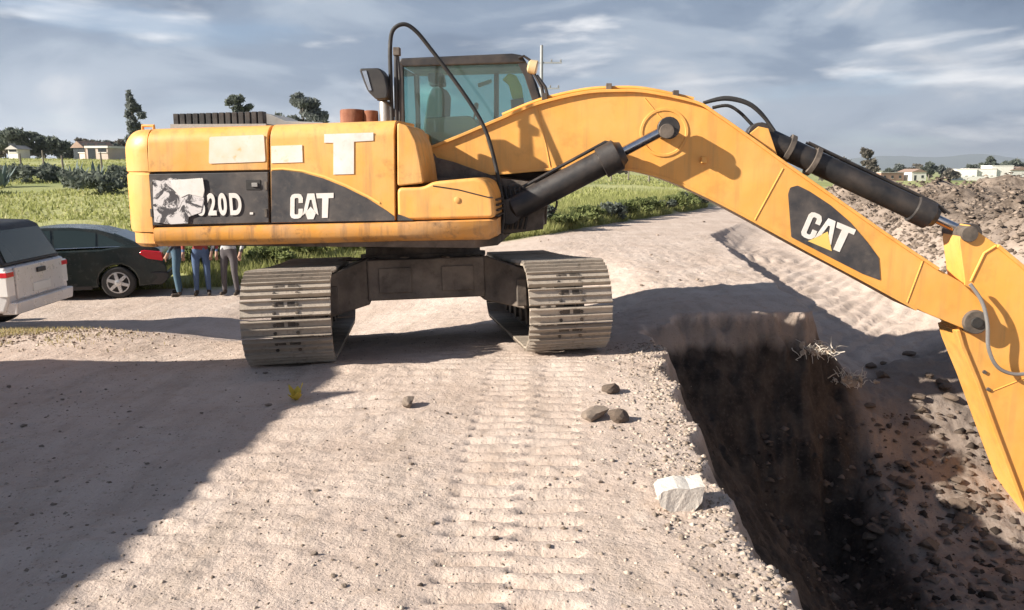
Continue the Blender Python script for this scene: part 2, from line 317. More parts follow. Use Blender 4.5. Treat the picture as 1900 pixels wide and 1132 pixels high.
def ground_mat():
    m, nt, N, Lk, P = nodes_of('soil')
    geo = N.new('ShaderNodeNewGeometry'); at = N.new('ShaderNodeAttribute'); at.attribute_name = 'mask'
    sp = N.new('ShaderNodeSeparateColor'); Lk.new(at.outputs['Color'], sp.inputs[0])
    def nz(sc, det=6, ro=0.6, dist=0.0):
        n = N.new('ShaderNodeTexNoise'); n.inputs['Scale'].default_value = sc; n.inputs['Detail'].default_value = det; n.inputs['Roughness'].default_value = ro; n.inputs['Distortion'].default_value = dist
        Lk.new(geo.outputs['Position'], n.inputs['Vector']); return n.outputs['Fac']
    def rng(f, a, b, c=0, d=1):
        r = N.new('ShaderNodeMapRange'); r.inputs[1].default_value = a; r.inputs[2].default_value = b; r.inputs[3].default_value = c; r.inputs[4].default_value = d
        Lk.new(f, r.inputs[0]); return r.outputs[0]
    def mix(f, a, b):
        x = N.new('ShaderNodeMix'); x.data_type = 'RGBA'; Lk.new(f, x.inputs[0])
        for s, i in ((a, 6), (b, 7)):
            if isinstance(s, tuple): x.inputs[i].default_value = (*s, 1)
            else: Lk.new(s, x.inputs[i])
        return x.outputs[2]
    dry = mix(rng(nz(0.9, 6), 0.35, 0.65), (0.455, 0.362, 0.305), (0.545, 0.452, 0.392))
    mp = N.new('ShaderNodeMapping'); mp.inputs['Scale'].default_value = (2.6, 0.45, 1.0); mp.inputs['Rotation'].default_value = (0, 0, -0.25); Lk.new(geo.outputs['Position'], mp.inputs['Vector'])
    ns = N.new('ShaderNodeTexNoise'); ns.inputs['Scale'].default_value = 1.3; ns.inputs['Detail'].default_value = 7; ns.inputs['Roughness'].default_value = 0.62; Lk.new(mp.outputs[0], ns.inputs['Vector'])
    dry = mix(rng(ns.outputs['Fac'], 0.50, 0.68, 0, 0.55), dry, (0.34, 0.275, 0.225))
    dry = mix(rng(ns.outputs['Fac'], 0.44, 0.30, 0, 0.5), dry, (0.58, 0.50, 0.43))
    dry = mix(rng(nz(7, 6, 0.7), 0.52, 0.75, 0, 0.6), dry, (0.36, 0.27, 0.205))
    dry = mix(rng(nz(45, 4, 0.6), 0.60, 0.72, 0, 0.75), dry, (0.20, 0.15, 0.115))
    dry = mix(rng(nz(70, 3, 0.6), 0.62, 0.72, 0, 0.6), dry, (0.62, 0.55, 0.48))
    dug_shade = mix(rng(nz(3.0, 7, 0.7), 0.38, 0.66), (0.030, 0.024, 0.021), (0.088, 0.069, 0.057))  # dark pit soil; the same tone paints shade on the ledge
    dug_shade = mix(rng(nz(24, 5, 0.65), 0.56, 0.72, 0, 0.7), dug_shade, (0.10, 0.08, 0.066))
    rough_ = mix(rng(nz(1.6, 8, 0.75), 0.40, 0.62), (0.10, 0.077, 0.061), (0.30, 0.24, 0.195))
    grass = mix(rng(nz(0.11, 6, 0.6), 0.38, 0.62), (0.26, 0.28, 0.11), (0.38, 0.38, 0.18))
    grass = mix(rng(nz(0.35, 7, 0.65), 0.54, 0.70, 0, 0.9), grass, (0.30, 0.29, 0.14))
    grass = mix(rng(nz(0.05, 4, 0.5), 0.52, 0.62, 0, 0.8), grass, (0.14, 0.18, 0.07))
    c = mix(sp.outputs[0], dry, dug_shade); c = mix(sp.outputs[2], c, rough_); c = mix(sp.outputs[1], c, grass)
    Lk.new(c, P.inputs['Base Color']); P.inputs['Roughness'].default_value = 0.97; P.inputs['Specular IOR Level'].default_value = 0.15
    b1 = N.new('ShaderNodeBump'); b1.inputs['Strength'].default_value = 0.55; b1.inputs['Distance'].default_value = 0.02; Lk.new(nz(38, 6, 0.7), b1.inputs['Height'])
    b2 = N.new('ShaderNodeBump'); b2.inputs['Strength'].default_value = 0.5; b2.inputs['Distance'].default_value = 0.06; Lk.new(nz(6, 6, 0.65), b2.inputs['Height']); Lk.new(b2.outputs[0], b1.inputs['Normal'])
    Lk.new(b1.outputs[0], P.inputs['Normal']); MATS['soil'] = m
ground_mat()
M = MATS

# ------------------------------------------------------------------ ground
def road_left(x):    # far-left border of the dirt road: y as a function of x
    return np.interp(x, [-60, -20, -7, -3.5, 1, 7.5, 14, 40], [15.5, 16.2, 17.2, 19.8, 22, 34, 48, 120])
def lip_x(y):
    near = np.interp(y, [2, 3.1, 4.6, 6, 8.2, 10], [1.18, 1.15, 1.13, 1.22, 1.45, 1.6]) + 0.13 * fbm(y * 1.3, y * 0 + 3.3, 61, 3) + 0.07 * fbm(y * 4.7, y * 0 + 5.3, 62, 4, .65)
    far = np.interp(y, [9, 10, 14, 22, 30, 60], [3.7, 3.75, 4.25, 5.4, 9, 30]) + 0.10 * fbm(y * 1.1, y * 0 + 8.3, 63, 3)
    return near, far
def terrain(x, y, fine=True):
    x = np.asarray(x, float); y = np.asarray(y, float)
    yy = np.maximum(y, 1.0); u = x / np.maximum(yy, 4)
    z = 0.022 * np.clip(x + 1.0, -5, 3) * (1 - sm(20, 45, y))
    z = z - 0.66 * sm(1.5, -5.0, x) * sm(9.0, 13.2, y) * (1 - sm(24, 42, y))
    z = z - 0.075 * np.clip(y - 7.3, 0, 4.6) * sm(-5.5, -3.2, x) * (1 - sm(0.9, 2.4, x)) * (1 - sm(13.5, 18, y))
    yb = road_left(x); veg = y - yb
    z = z + 0.42 * sm(-0.2, 2.2, veg) * (1 - sm(20, 60, veg)) + 0.10 * fbm(x * .35, y * .35, 5, 3) * sm(0, 3, veg)
    A = np.interp(u, [-1.2, -0.45, -0.2, 0.1, 0.35, 0.6], [3.2, 2.9, 2.4, 1.3, 0.1, 0.0])
    z = z + A * sm(22, 96, y) + 0.35 * fbm(x * .05, y * .05, 9, 3) * sm(30, 80, y)
    z = z - 0.0085 * np.clip(y - 34, 0, 470) * sm(0.16, 0.42, u)
    # dug trench and the lower ground to the right of the road
    en, ef = lip_x(y)
    wob = 0.22 * fbm(x * 0.9, y * 0.9, 71, 4)
    dn = x - en + 0.10 * fbm(x * 4, y * 4, 73, 4, .6)
    wall = -2.85 * np.interp(dn, [0, 0.12, 0.5, 1.0, 1.9, 2.2], [0, 0.10, 0.36, 0.58, 0.95, 1.0])
    be = 4.15 + 0.10 * (np.clip(y, 4, 12) - 7.9) + 0.35 * wob            # crest of the earth bank beyond the cut
    ramp_z = np.clip(-2.05 + 0.50 * (y - 8.4), -2.3, -0.7) + 1.9 * sm(6.2, 9.6, x)
    rise = (ramp_z + 2.85) * np.interp(x - be, [-0.55, -0.1, 0.1], [0, .82, 1.0])
    z_n = np.where(dn > 0, wall + rise + 0.35 * wob * sm(0.8, 1.6, dn), 0)
    df = x - ef + 0.06 * fbm(x * 3, y * 3, 75, 3)
    D = np.interp(y, [9, 12, 18, 23, 28], [1.25, 1.0, 0.7, 0.35, 0.0])
    z_f = np.where(df > 0, -D * np.interp(df, [0, 0.15, 0.7, 1.1], [0, 0.35, 0.9, 1.0]) + (D * 0.9) * sm(2.0, 5.5, df) + 0.35 * wob * sm(0.4, 1.2, df), 0)
    ky = y + 0.30 * fbm(x * 1.1, y * 0.3, 77, 3) + 0.16 * fbm(x * 4, y * 4, 79, 3) - 0.85 * np.clip(x - 3.6, 0, 3.2)
    k = np.interp(ky, [8.55, 8.75, 9.1, 9.35, 9.6, 9.68], [0, .12, .46, .66, .93, 1.0])
    pit = z_n * (1 - k) + z_f * k
    z = z + np.where((x > en - 0.2), pit, 0)
    # rough spoil heaps at the far right
    hx = sm(6.4, 11.0, x - 0.12 * np.clip(y - 14, -4, 30)) * sm(9.5, 15, y) * (1 - sm(27, 36, y))
    heap = hx * (1.05 + 0.55 * fbm(x * .35, y * .35, 21, 3) + 0.75 * np.abs(fbm(x * 1.1, y * 1.1, 23, 5, .6)))
    z = z + heap
    dug_shade = (0.45 * sm(-0.03, -0.10, pit) + 0.55 * sm(-0.28, -0.42, pit + 0.12 * fbm(x * 3, y * 3, 28, 4))) * (1 - 0.42 * sm(-.25, .15, x - be)) * (1 - sm(6.2, 7.2, x + 0.6 * fbm(x * .8, y * .8, 27, 3))) * (1 - 0.8 * sm(9.6, 10.2, ky))  # dark dug soil in the pit, carried onto the ledge as painted shade
    grass = sm(-0.2, 0.5, veg + 0.5 * fbm(x * 1.1, y * 1.1, 31, 3))
    grass = np.maximum(grass, sm(28, 36, y) * sm(7, 12, x - ef))
    grass = np.maximum(grass, sm(60, 90, y))
    rough_ = np.clip(hx * 1.3, 0, 1) * (1 - sm(28, 36, y))
    if fine:
        nearf = 1 - sm(14, 26, y)
        soft = (1 - sm(-0.05, -0.3, pit))
        z = z + 0.030 * fbm(x * .8, y * .8, 41, 4) * nearf
        z = z + (0.010 * fbm(x * 6, y * 6, 43, 4, .6) + 0.012 * np.maximum(fbm(x * 13, y * 13, 47, 2) - 0.18, 0)) * nearf * (1 + 1.2 * sm(.9, 1.6, x) + 3.0 * dug_shade)
        z = z + 0.10 * np.maximum(fbm(x * 2.6, y * 2.6, 49, 4, .6), -0.2) * np.clip(dug_shade + rough_ * 1.4, 0, 1.6) * sm(0.5, 1.5, x - en) * (1 - sm(30, 40, y))
        # scratches of the bucket teeth along the trench wall
        z = z + 0.05 * (vnoise(dn * 9 + 0.25 * y, y * 0.35, 51) - .5) * sm(0.05, 0.3, dn) * (1 - sm(1.9, 2.5, dn)) * (1 - k)
        # flattened wheel ruts sweeping across the left foreground
        rz_ = sm(0.3, -1.6, x) * (1 - sm(7.0, 8.2, y))
        rut = fbm(x * .45 + y * .2, y * 3.4 - x * .5, 83, 4, .55)
        z = z + rz_ * (0.030 * rut + 0.008 * np.abs(np.sin(np.pi * (x * .8 + 2 * y + .5 * fbm(x, y, 86, 2)) / .34)) * (vnoise(x * .7, y * 1.6, 85) > .55))
        # prints of the crawler shoes on the road
        for xa, wd, ph in ((-0.16, 0.33, 0.0), (0.20, 0.33, 0.06)):
            cx = xa + (0.045 if xa < 0 else 0.085) * (y - 4.0) + 0.02 * np.sin(y * .9)
            mk = sm(wd * .55, wd * .42, np.abs(x - cx)) * sm(2.0, 3.0, y) * (1 - sm(7.5, 8.2, y)) * soft
            mk = mk * np.clip(0.25 + 1.5 * vnoise(x * 2.2, y * 1.1, 53), 0, 1)
            z = z + mk * (0.006 - 0.058 * (1 - np.abs(np.sin(np.pi * (y + ph + 0.06 * x + .02 * fbm(x * 3, y * 3, 54, 2)) / 0.165))) ** 2.2)
        for (x0, y0, dx, wd) in ((-1.3, 5.6, 0.35, .5), (-4.6, 9.6, 2.6, .45), (2.0, 15.5, .35, .7), (3.3, 13.0, .25, .6)):
            cx = x0 + dx * (y - y0); mk = sm(wd * .6, wd * .4, np.abs(x - cx)) * sm(y0 - 3.0, y0 - 1.8, y) * (1 - sm(y0 + 3, y0 + 4.5, y)) * soft * (vnoise(x * 1.5, y * 1.2, 57) > .35)
            z = z + mk * 0.018 * (np.abs(np.sin(np.pi * y / 0.24)) - 0.6)
        tw = sm(4.6, 5.4, x) * (1 - sm(7.2, 8.6, x)) * sm(10.5, 12.5, y) * (1 - sm(20, 24, y))
        z = z + tw * 0.05 * (np.abs(np.sin(np.pi * (y * .8 - x * 0.9 + .4 * fbm(x, y, 59, 2)) / 0.42)) - 0.5)
    return z, dug_shade, grass, rough_
def H(x, y, fine=False):
    return float(terrain(np.array([x]), np.array([y]), fine)[0][0])

def axis_pts(fine0, fine1, step, lo, hi, growth):
    mid = list(np.arange(fine0, fine1 + 1e-6, step))
    up = []; p = fine1; s = step
    while p < hi: s *= growth; p += s; up.append(min(p, hi))
    dn = []; p = fine0; s = step
    while p > lo: s *= growth; p -= s; dn.append(max(p, lo))
    return np.array(dn[::-1] + mid + up)
def build_ground():
    xs = axis_pts(-4.6, 6.6, 0.027, -9000, 9000, 1.075)
    ys = [2.3]
    while ys[-1] < 30: ys.append(ys[-1] + max(0.020, 0.0047 * ys[-1]))
    p = ys[-1]; s = 0.15
    while p < 20000: s *= 1.09; p += s; ys.append(p)
    dn = []; p = 2.3; s = 0.03
    while p > -4000: s *= 1.14; p -= s; dn.append(p)
    ys = np.array(dn[::-1] + ys)
    X, Y = np.meshgrid(xs, ys); X = X.ravel(); Y = Y.ravel()
    Z, dug_shade, grs, rgh = terrain(X, Y)
    nx, ny = len(xs), len(ys)
    co = np.empty((nx * ny, 3), np.float32); co[:, 0] = X; co[:, 1] = Y; co[:, 2] = Z
    i = np.arange(nx - 1)[None, :] + nx * np.arange(ny - 1)[:, None]; i = i.ravel()
    q = np.stack([i, i + 1, i + 1 + nx, i + nx], 1).astype(np.int32)
    me = bpy.data.meshes.new('ground'); me.vertices.add(nx * ny); me.vertices.foreach_set('co', co.ravel())
    me.loops.add(q.size); me.loops.foreach_set('vertex_index', q.ravel())
    me.polygons.add(len(q)); me.polygons.foreach_set('loop_start', np.arange(0, q.size, 4, dtype=np.int32))
    me.update(); me.validate()
    me.polygons.foreach_set('use_smooth', np.ones(len(me.polygons), bool))
    ca = me.color_attributes.new('mask', 'FLOAT_COLOR', 'POINT')
    c = np.ones((nx * ny, 4), np.float32); c[:, 0] = dug_shade; c[:, 1] = grs; c[:, 2] = rgh
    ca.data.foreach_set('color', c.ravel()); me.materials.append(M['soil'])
    o = bpy.data.objects.new('ground', me); COL.objects.link(o); o['kind'] = 'structure'
build_ground()

def mesh_from_arrays(name, co, tris, mat, kind=None, parent=None):
    me = bpy.data.meshes.new(name); n = len(tris[0])
    co = np.asarray(co, np.float32); tris = np.asarray(tris, np.int32)
    me.vertices.add(len(co)); me.vertices.foreach_set('co', co.ravel())
    me.loops.add(tris.size); me.loops.foreach_set('vertex_index', tris.ravel())
    me.polygons.add(len(tris)); me.polygons.foreach_set('loop_start', np.arange(0, tris.size, n, dtype=np.int32))
    me.update(); me.materials.append(mat)
    o = bpy.data.objects.new(name, me); COL.objects.link(o)
    if kind: o['kind'] = kind
    if parent: o.parent = parent
    return o

def mountains():
    rng = np.random.default_rng(5); n = 140; xs = np.linspace(-7000, 9000, n)
    for (yd, hh, sd, nm) in ((7800, 1.0, 3, 'hills'),):
        rows = 14; V = []; T = []
        prof = np.interp(xs, [-7000, -3500, -500, 2200, 3600, 4600, 5600, 7000, 9000], [60, 50, 30, 30, 130, 175, 150, 220, 200])
        for r in range(rows):
            t = r / (rows - 1); k = math.sin(math.pi * t)
            yv = yd + (t - .4) * 3500
            V += [(x, yv + 200 * fbm(np.array([x / 400.]), np.array([t * 3.]), sd, 3)[0], -30 + hh * prof[i] * k * (1 + .55 * fbm(np.array([x / 900.]), np.array([t * 4.]), sd + 4, 4)[0])) for i, x in enumerate(xs)]
        for r in range(rows - 1):
            for i in range(n - 1):
                a = r * n + i; T.append([a, a + 1, a + 1 + n, a + n])
        o = mesh_from_arrays(nm, V, T, M['mountain'], 'structure'); o.data.polygons.foreach_set('use_smooth', [True] * len(T))
mountains()

# ------------------------------------------------------------------ excavator
EX_O = (-1.0, 9.3); PSI = R(5.0)
exv = (math.cos(PSI), -math.sin(PSI)); exn = (math.sin(PSI), math.cos(PSI))
def L(px, py, yl):
    """point of the machine's own frame (x forward, z up) on its lengthwise plane y = yl"""
    d = ray(px, py); t = (yl + EX_O[0] * exn[0] + EX_O[1] * exn[1]) / (d[0] * exn[0] + d[1] * exn[1])
    return (t * (d[0] * exv[0] + d[1] * exv[1]) - (EX_O[0] * exv[0] + EX_O[1] * exv[1]), CAM_H + t * d[2])
def LP(pts, yl): return [L(a, b, yl) for a, b in pts]
def L3(px, py, yl): x, z = L(px, py, yl); return (x, yl, z)

def rounded(poly, r, n=4):
    """outline with every corner rounded"""
    out = []; k = len(poly)
    for i in range(k):
        p = Vector(poly[i]); a = Vector(poly[i - 1]); b = Vector(poly[(i + 1) % k])
        da = (a - p); db = (b - p); rr = min(r, da.length * .45, db.length * .45)
        p0 = p + da.normalized() * rr; p1 = p + db.normalized() * rr
        for j in range(n + 1):
            t = j / n; q = p0 * (1 - t) ** 2 + p * 2 * t * (1 - t) + p1 * t * t; out.append((q.x, q.y))
    return out

def rock_mesh(name, seed, mat, sub=2, rough=.35, sq=(1, 1, .7), jit=0.0):
    bm = bmesh.new(); bmesh.ops.create_icosphere(bm, subdivisions=sub, radius=1.0); rg_ = np.random.default_rng(seed); k = rg_.normal(size=(13, 3)); k /= np.linalg.norm(k, axis=1)[:, None]; dd = rg_.uniform(.42, .85, 13)
    for v in bm.verts:
        p = np.array(v.co); s = 1.0
        for kk, d_ in zip(k, dd):
            t = p @ kk
            if t > d_: s = min(s, d_ / t)
        v.co = Vector(p * (s * (1 - rough * .3 * rg_.uniform(0, 1)))) * 1.0; v.co.x *= sq[0]; v.co.y *= sq[1]; v.co.z *= sq[2]
    me = bpy.data.meshes.new(name); bm.to_mesh(me); bm.free(); me.materials.append(mat); return me
rock_mud = [rock_mesh('mud_lump', 90 + i, M['beam_dusty'], 2, .5) for i in range(3)]
exc = empty('excavator', (EX_O[0], EX_O[1], 0), -PSI)
tag(exc, 'dusty yellow crawler excavator standing on the dirt road with its boom reaching right', 'excavator')
NEAR = -1.40

def block(name, tl, bl, tr, br, mat, round_top=0.15, far=-0.45):
    """housing panel: a solid block whose near upper edge is rounded over; corners given as image points on the near side"""
    secs = []
    for (t, b) in ((tl, bl), (tr, br)):
        xt, zt = L(*t, NEAR); xb, zb = L(*b, NEAR)
        s = [(xb, NEAR, zb)]
        if round_top:
            for a in range(0, 91, 15):
                zz = zt - round_top + round_top * math.sin(R(a)); yy = NEAR + round_top * (1 - math.cos(R(a)))
                f = (zz - zb) / (zt - zb); s.append((xb + (xt - xb) * f, yy, zz))
            s.append((xt, far, zt + 0.012))
        else:
            s.append((xt, NEAR, zt)); s.append((xt, far, zt))
        s.append((xb, far, zb)); secs.append(s)
    mb = MB(); mb.loft(secs)
    return mb.build(name, mat, exc, bevel=0.008)

# engine housing
p_ru = block('upper_side_panel', (273, 238), (275, 319.5), (496, 231), (497, 315.5), M['machine_yellow'])
p_rl = block('lower_side_door', (275.5, 323), (283, 419), (497, 319), (499, 413.5), M['decal_black'], 0)
p_fr = block('front_side_panel', (501, 230), (503, 413.5), (731, 222), (733, 409), M['machine_yellow'])
p_rl['label'] = 'dark grey rear door with a torn white poster and the model number'
# core of the housing and its far half
xa, za = L(276, 300, NEAR); xb, zb = L(731, 300, NEAR); ztop = L(500, 233, NEAR)[1]
mb = MB(); mb.box(xa + .03, xb - .02, NEAR + .05, -0.3, L(500, 425, NEAR)[1], ztop - .10); mb.build('engine_bay', M['frame_dark'], exc)
mb = MB(); mb.prism(rounded([(xa, 1.12), (xb, 1.12), (xb, ztop - .0), (xa, ztop - .05)], .05), -0.42, 1.38); mb.build('engine_hood', M['machine_yellow'], exc, bevel=.03)
# counterweight: plan outline swept upwards with a rolled upper edge and a groove
def counterweight():
    xs_, zt = L(270, 239, NEAR); zb = L(284, 431, NEAR)[1]; zg = L(250, 321, NEAR)[1]
    plan = [(0, -1.40), (-.06, -1.40), (-.17, -1.375), (-.27, -1.31), (-.33, -1.22), (-.37, -1.10), (-.42, -.75), (-.46, -.35), (-.47, 0)]
    plan = plan + [(x, -y) for x, y in plan[::-1][1:]]
    def ring(z, ins): return [(xs_ + x * (1 - ins / .47 * (0.9 if x < 0 else 0)) + (0 if x == 0 else 0), y * (1 - ins * .55 / 1.4), z) for x, y in plan]
    zs = [(zb, .015), (zb + .03, 0), (zg - .018, 0), (zg - .006, .022), (zg + .006, .022), (zg + .018, 0)]
    zs += [(zt - .21 + .21 * math.sin(R(a)), .23 * (1 - math.cos(R(a)))) for a in range(0, 91, 10)]
    mb = MB(); mb.loft([ring(z, i) for z, i in zs]); mb.build('counterweight', M['machine_yellow'], exc, smooth=30)
    zc = L(284, 459, NEAR)[1]
    mb = MB(); mb.loft([ring(zc + (zb - zc) * t - .002, i) for t, i in ((0, .10), (.25, .04), (.96, .04))]); o = mb.build('counterweight_base', M['rail_yellow'], exc, smooth=30)
    for y in (-1.0, 1.0):
        mb = MB(); mb.tube([(xs_ - .25, y, zt - .05), (xs_ - .25, y, zt + .05), (xs_ - .13, y, zt + .05), (xs_ - .13, y, zt - .03)], .018, 8); mb.build('lifting_eye', M['machine_yellow'], exc)
counterweight()
# deck rail under the panels
top = LP([(284, 423), (500, 417.5), (735, 412.5), (905, 407.5)], NEAR - .03); bot = LP([(290, 459), (500, 455), (735, 449), (885, 446)], NEAR - .03)
secs = []
for (xt, zt), (xb_, zb_) in zip(top, bot):
    h = zt - zb_; secs.append([(xt, NEAR - .03 + dy, zt - h * f) for dy, f in ((.04, 0), (.005, .06), (0, .2), (0, .62), (.03, .82), (.10, 1.0), (.45, 1.0), (.45, 0))])
xe, ze = L(920, 407.5, NEAR - .03); zeb = L(915, 440, NEAR - .03)[1]
secs.append([(xe, NEAR + .05 + dy, ze - (ze - zeb) * f) for dy, f in ((.04, 0), (.005, .06), (0, .2), (0, .62), (.03, .82), (.10, 1.0), (.40, 1.0), (.40, 0))])
mb = MB(); mb.loft(secs); mb.build('deck_rail', M['rail_yellow'], exc, smooth=50)
# side cover and tool box
mb = MB(); mb.prism(rounded(LP([(736.5, 227), (757, 234), (772, 262), (780, 300), (786, 340), (737, 345.5)], NEAR), .03), NEAR, -0.62); mb.build('tank_cover', M['machine_yellow'], exc, bevel=.02)
tb = MB(); tb.prism(rounded(LP([(736, 348), (784, 347), (803, 337), (884, 329.5), (905, 338), (915, 362), (918, 405), (737, 409.5)], NEAR), .05), NEAR, -0.55); tbo = tb.build('tool_box', M['machine_yellow'], exc, bevel=.035, seg=3)
mb = MB(); a = LP([(803, 345), (850, 352), (905, 366), (915, 367)], NEAR - .001); mb.tube([(x, NEAR - .001, z) for x, z in a], .006, 6); mb.build('lid_seam', M['black_paint'], tbo)
mb = MB(); x, z = L(848, 371, NEAR); mb.lathe((x, NEAR + .003, z), (0, -1, 0), [(0, .03), (.012, .03), (.015, .022), (.016, .0)], 14); mb.build('lock', M['machine_yellow'], tbo)
mb = MB()
for t in range(4):
    x, z = L(921, 372 + 10 * t, NEAR); mb.box(x - .06, x + .004, -1.25, -.7, z - .008, z + .008)
mb.build('step_tread', M['black_paint'], tbo)
# panel gap trims, hinges, latch
mb = MB(); x, z = L(470, 343, NEAR); mb.box(x - .075, x + .075, NEAR - .006, NEAR + .01, z - .05, z + .05); lt = mb.build('door_latch', M['plastic_black'], p_rl, bevel=.004)
mb = MB(); mb.box(x - .01, x + .05, NEAR - .022, NEAR - .004, z - .02, z + .02); mb.build('latch_handle', M['grey_metal'], lt, bevel=.004)
for px_ in (282, 494):
    for py_ in (345, 395):
        mb = MB(); x, z = L(px_, py_, NEAR); mb.box(x - .012, x + .012, NEAR - .012, NEAR + .01, z - .04, z + .04); mb.build('hinge', M['frame_dark'], p_rl, bevel=.003)

# decals
def decal(name, pts, mat, parent, yl=NEAR, lift=.004, thick=.003, rnd=0):
    poly = LP(pts, yl)
    if rnd: poly = rounded(poly, rnd)
    mb = MB(); mb.prism(poly, yl - lift - thick, yl - lift + .002); return mb.build(name, mat, parent, smooth=0)
dk = decal('dark_swoosh', [(503.5, 317.5), (525, 316), (560, 320), (600, 331), (640, 347), (680, 367), (715, 389), (732.5, 402), (732.5, 409), (504, 413)], M['decal_black'], p_fr)
decal('dark_swoosh', [(738, 397), (752, 402), (768, 409), (738, 409.2)], M['decal_black'], tbo)
st_ = [(503.5, 312), (525, 311), (562, 315), (603, 326), (643, 342), (683, 362), (705, 375)]
decal('pale_stripe', st_ + [(a - .6, b + 3.4) for a, b in st_[::-1]], M['triangle_yellow'], p_fr)
LET = {'C': [(.5, .62), (.5, .82), (.42, .97), (.32, 1), (.16, 1), (.06, .96), (0, .85), (0, .12), (.06, .02), (.16, -.02), (.32, -.02), (.42, .02), (.5, .14), (.5, .38), (.33, .38), (.33, .2), (.3, .15), (.2, .15), (.17, .2), (.17, .78), (.2, .83), (.3, .83), (.33, .78), (.33, .62)],
       'A': [(.50, .10), (.68, 1), (.95, 1), (1.13, .10), (.98, .22), (.93, .37), (.85, .74), (.775, .74), (.70, .40), (.67, .27)],
       'T': [(1.02, 1), (1.72, 1), (1.72, .79), (1.52, .79), (1.50, -.02), (1.27, -.02), (1.27, .79), (1.06, .79)]}
def logo(o, ux, uy, yl, parent, tri_mat, tri):
    """letters on a side plate; o, ux, uy are image points and steps"""
    f = lambda p: (o[0] + ux[0] * p[0] + uy[0] * p[1], o[1] + ux[1] * p[0] + uy[1] * p[1])
    for ch in 'CAT': decal('letter', [f(p) for p in LET[ch]], M['decal_white'], parent, yl, .009, .003)
    decal('triangle', [f(p) for p in tri], tri_mat, parent, yl, .009, .003)
logo((539, 405), (46.5, -1.2), (0.6, -45), NEAR, p_fr, M['decal_white'], [(.815, .46), (1.03, .20), (.93, -.06), (.70, -.06), (.60, .20)])
def text_mesh(body, name, mat, parent, x, y, z, size, sx=1.0, bold=.02):
    cu = bpy.data.curves.new(name, 'FONT'); cu.body = body; cu.size = size; cu.offset = bold; cu.extrude = .002
    to = bpy.data.objects.new(name, cu); COL.objects.link(to)
    bpy.context.view_layer.update()
    me = bpy.data.meshes.new_from_object(to.evaluated_get(bpy.context.evaluated_depsgraph_get()))
    bpy.data.objects.remove(to); me.materials.clear(); me.materials.append(mat)
    o = bpy.data.objects.new(name, me); COL.objects.link(o); o.parent = parent
    o.location = (x, y, z); o.rotation_euler = (math.pi / 2, R(-1.2), 0); o.scale = (sx, 1, 1); return o
x, z = L(368, 398, NEAR); xw = L(446, 397, NEAR)[0] - x
for k, ch in enumerate('320D'): text_mesh(ch, 'letter', M['decal_white'], p_rl, x + k * xw / 3.95, NEAR - .010, z + k * .002, .285, .60, .011)
decal('period_mark', [(464, 394), (470, 394), (470, 398), (464, 398)], M['decal_white'], p_rl)
decal('torn_poster', [(285, 333), (300, 336), (318, 330), (340, 333), (378, 330), (381, 352), (379, 372), (374, 394), (352, 402), (350, 414), (318, 416), (288, 412), (286, 380)], M['torn_poster'], p_rl, lift=.014)
decal('poster_patch', [(318, 334), (378, 331), (381, 353), (378, 366), (352, 360), (338, 366), (322, 350)], M['decal_white'], p_rl, lift=.019)
decal('faded_sticker', [(389, 254), (490, 250), (493, 300), (388, 304)], M['sticker_white'], p_ru, rnd=.02)
decal('faded_sticker', [(503.5, 271), (561, 269), (562, 301), (504, 303)], M['sticker_white'], p_fr)
decal('white_letter', [(602, 249), (693, 246), (693, 261), (657, 263), (657, 323), (619, 324), (619, 265), (602, 265)], M['decal_white'], p_fr)
# louvre on the hood: thirteen black vanes between pale ribs
lou = None
for k in range(14):
    x0, z0 = L(322 + k * 12.1, 233 - k * .25, -1.0); x1, z1 = L(331.5 + k * 12.1, 211 - k * .35, -1.0)
    mb = MB(); mb.box(x0, x1 - .008, -1.0, -.90, z0 - .04, z1)
    if lou is None:
        xe1, ze1 = L(492, 229, -1.0); fb = MB(); fb.box(x0 - .02, xe1 + .02, -1.03, -.30, z0 - .05, z0 + .012); lou = fb.build('louvre', M['grey_metal'], exc)
    mb.build('vane', M['black_paint'], lou, bevel=.006)
mb = MB(); mb.prism(LP([(492, 210), (502, 212), (530, 224), (600, 227), (600, 236), (492, 236)], -.8), -.8, -.2); mb.build('hood_ramp', M['grey_metal'], exc, bevel=.01)
for (pxc, w, t, mt) in ((654, 22, 203, 'rust'), (688, 13, 205, 'rust'), (715, 11, 188, 'grey_metal')):
    x, zt = L(pxc, t, -.75); zb_ = L(pxc, 232, -.75)[1]; r = w * .0059
    mb = MB(); mb.lathe((x, -.75, zb_ - .05), (0, 0, 1), [(0, r), (zt - zb_ + .03, r), (zt - zb_ + .045, r * .93), (zt - zb_ + .05, r * .6), (zt - zb_ + .0, r * .55)], 18)
    mb.build('exhaust_stack' if mt == 'rust' else 'air_intake', M[mt], exc)
# handrail post, mirror, arched hose
mb = MB(); post = [L3(736, 232, -.85), L3(735, 160, -.85), L3(735, 88, -.85)]; mb.tube(post, .022, 10); mb.tube([L3(742, 235, -.85), L3(742, 150, -.85), L3(738, 105, -.85)], .016, 8); po = mb.build('handrail', M['black_paint'], exc)
mb = MB(); x, z = L(737, 96, -.85); mb.box(x - .035, x + .03, -.89, -.81, z - .04, z + .04); mb.build('clamp', M['frame_dark'], po, bevel=.006)
mb = MB(); ms = LP([(668, 128), (706, 127), (716, 140), (722, 168), (721, 184), (700, 186), (684, 170), (675, 148)], -.95); mb.prism(rounded(ms, .03), -1.0, -.80); mi_ = mb.build('mirror', M['plastic_black'], exc, bevel=.025, seg=3)
mb = MB(); gl = LP([(672, 132), (680, 131), (690, 168), (685, 168), (678, 150)], -1.0); mb.prism(gl, -1.008, -.99); mb.build('mirror_glass', M['chrome'], mi_)
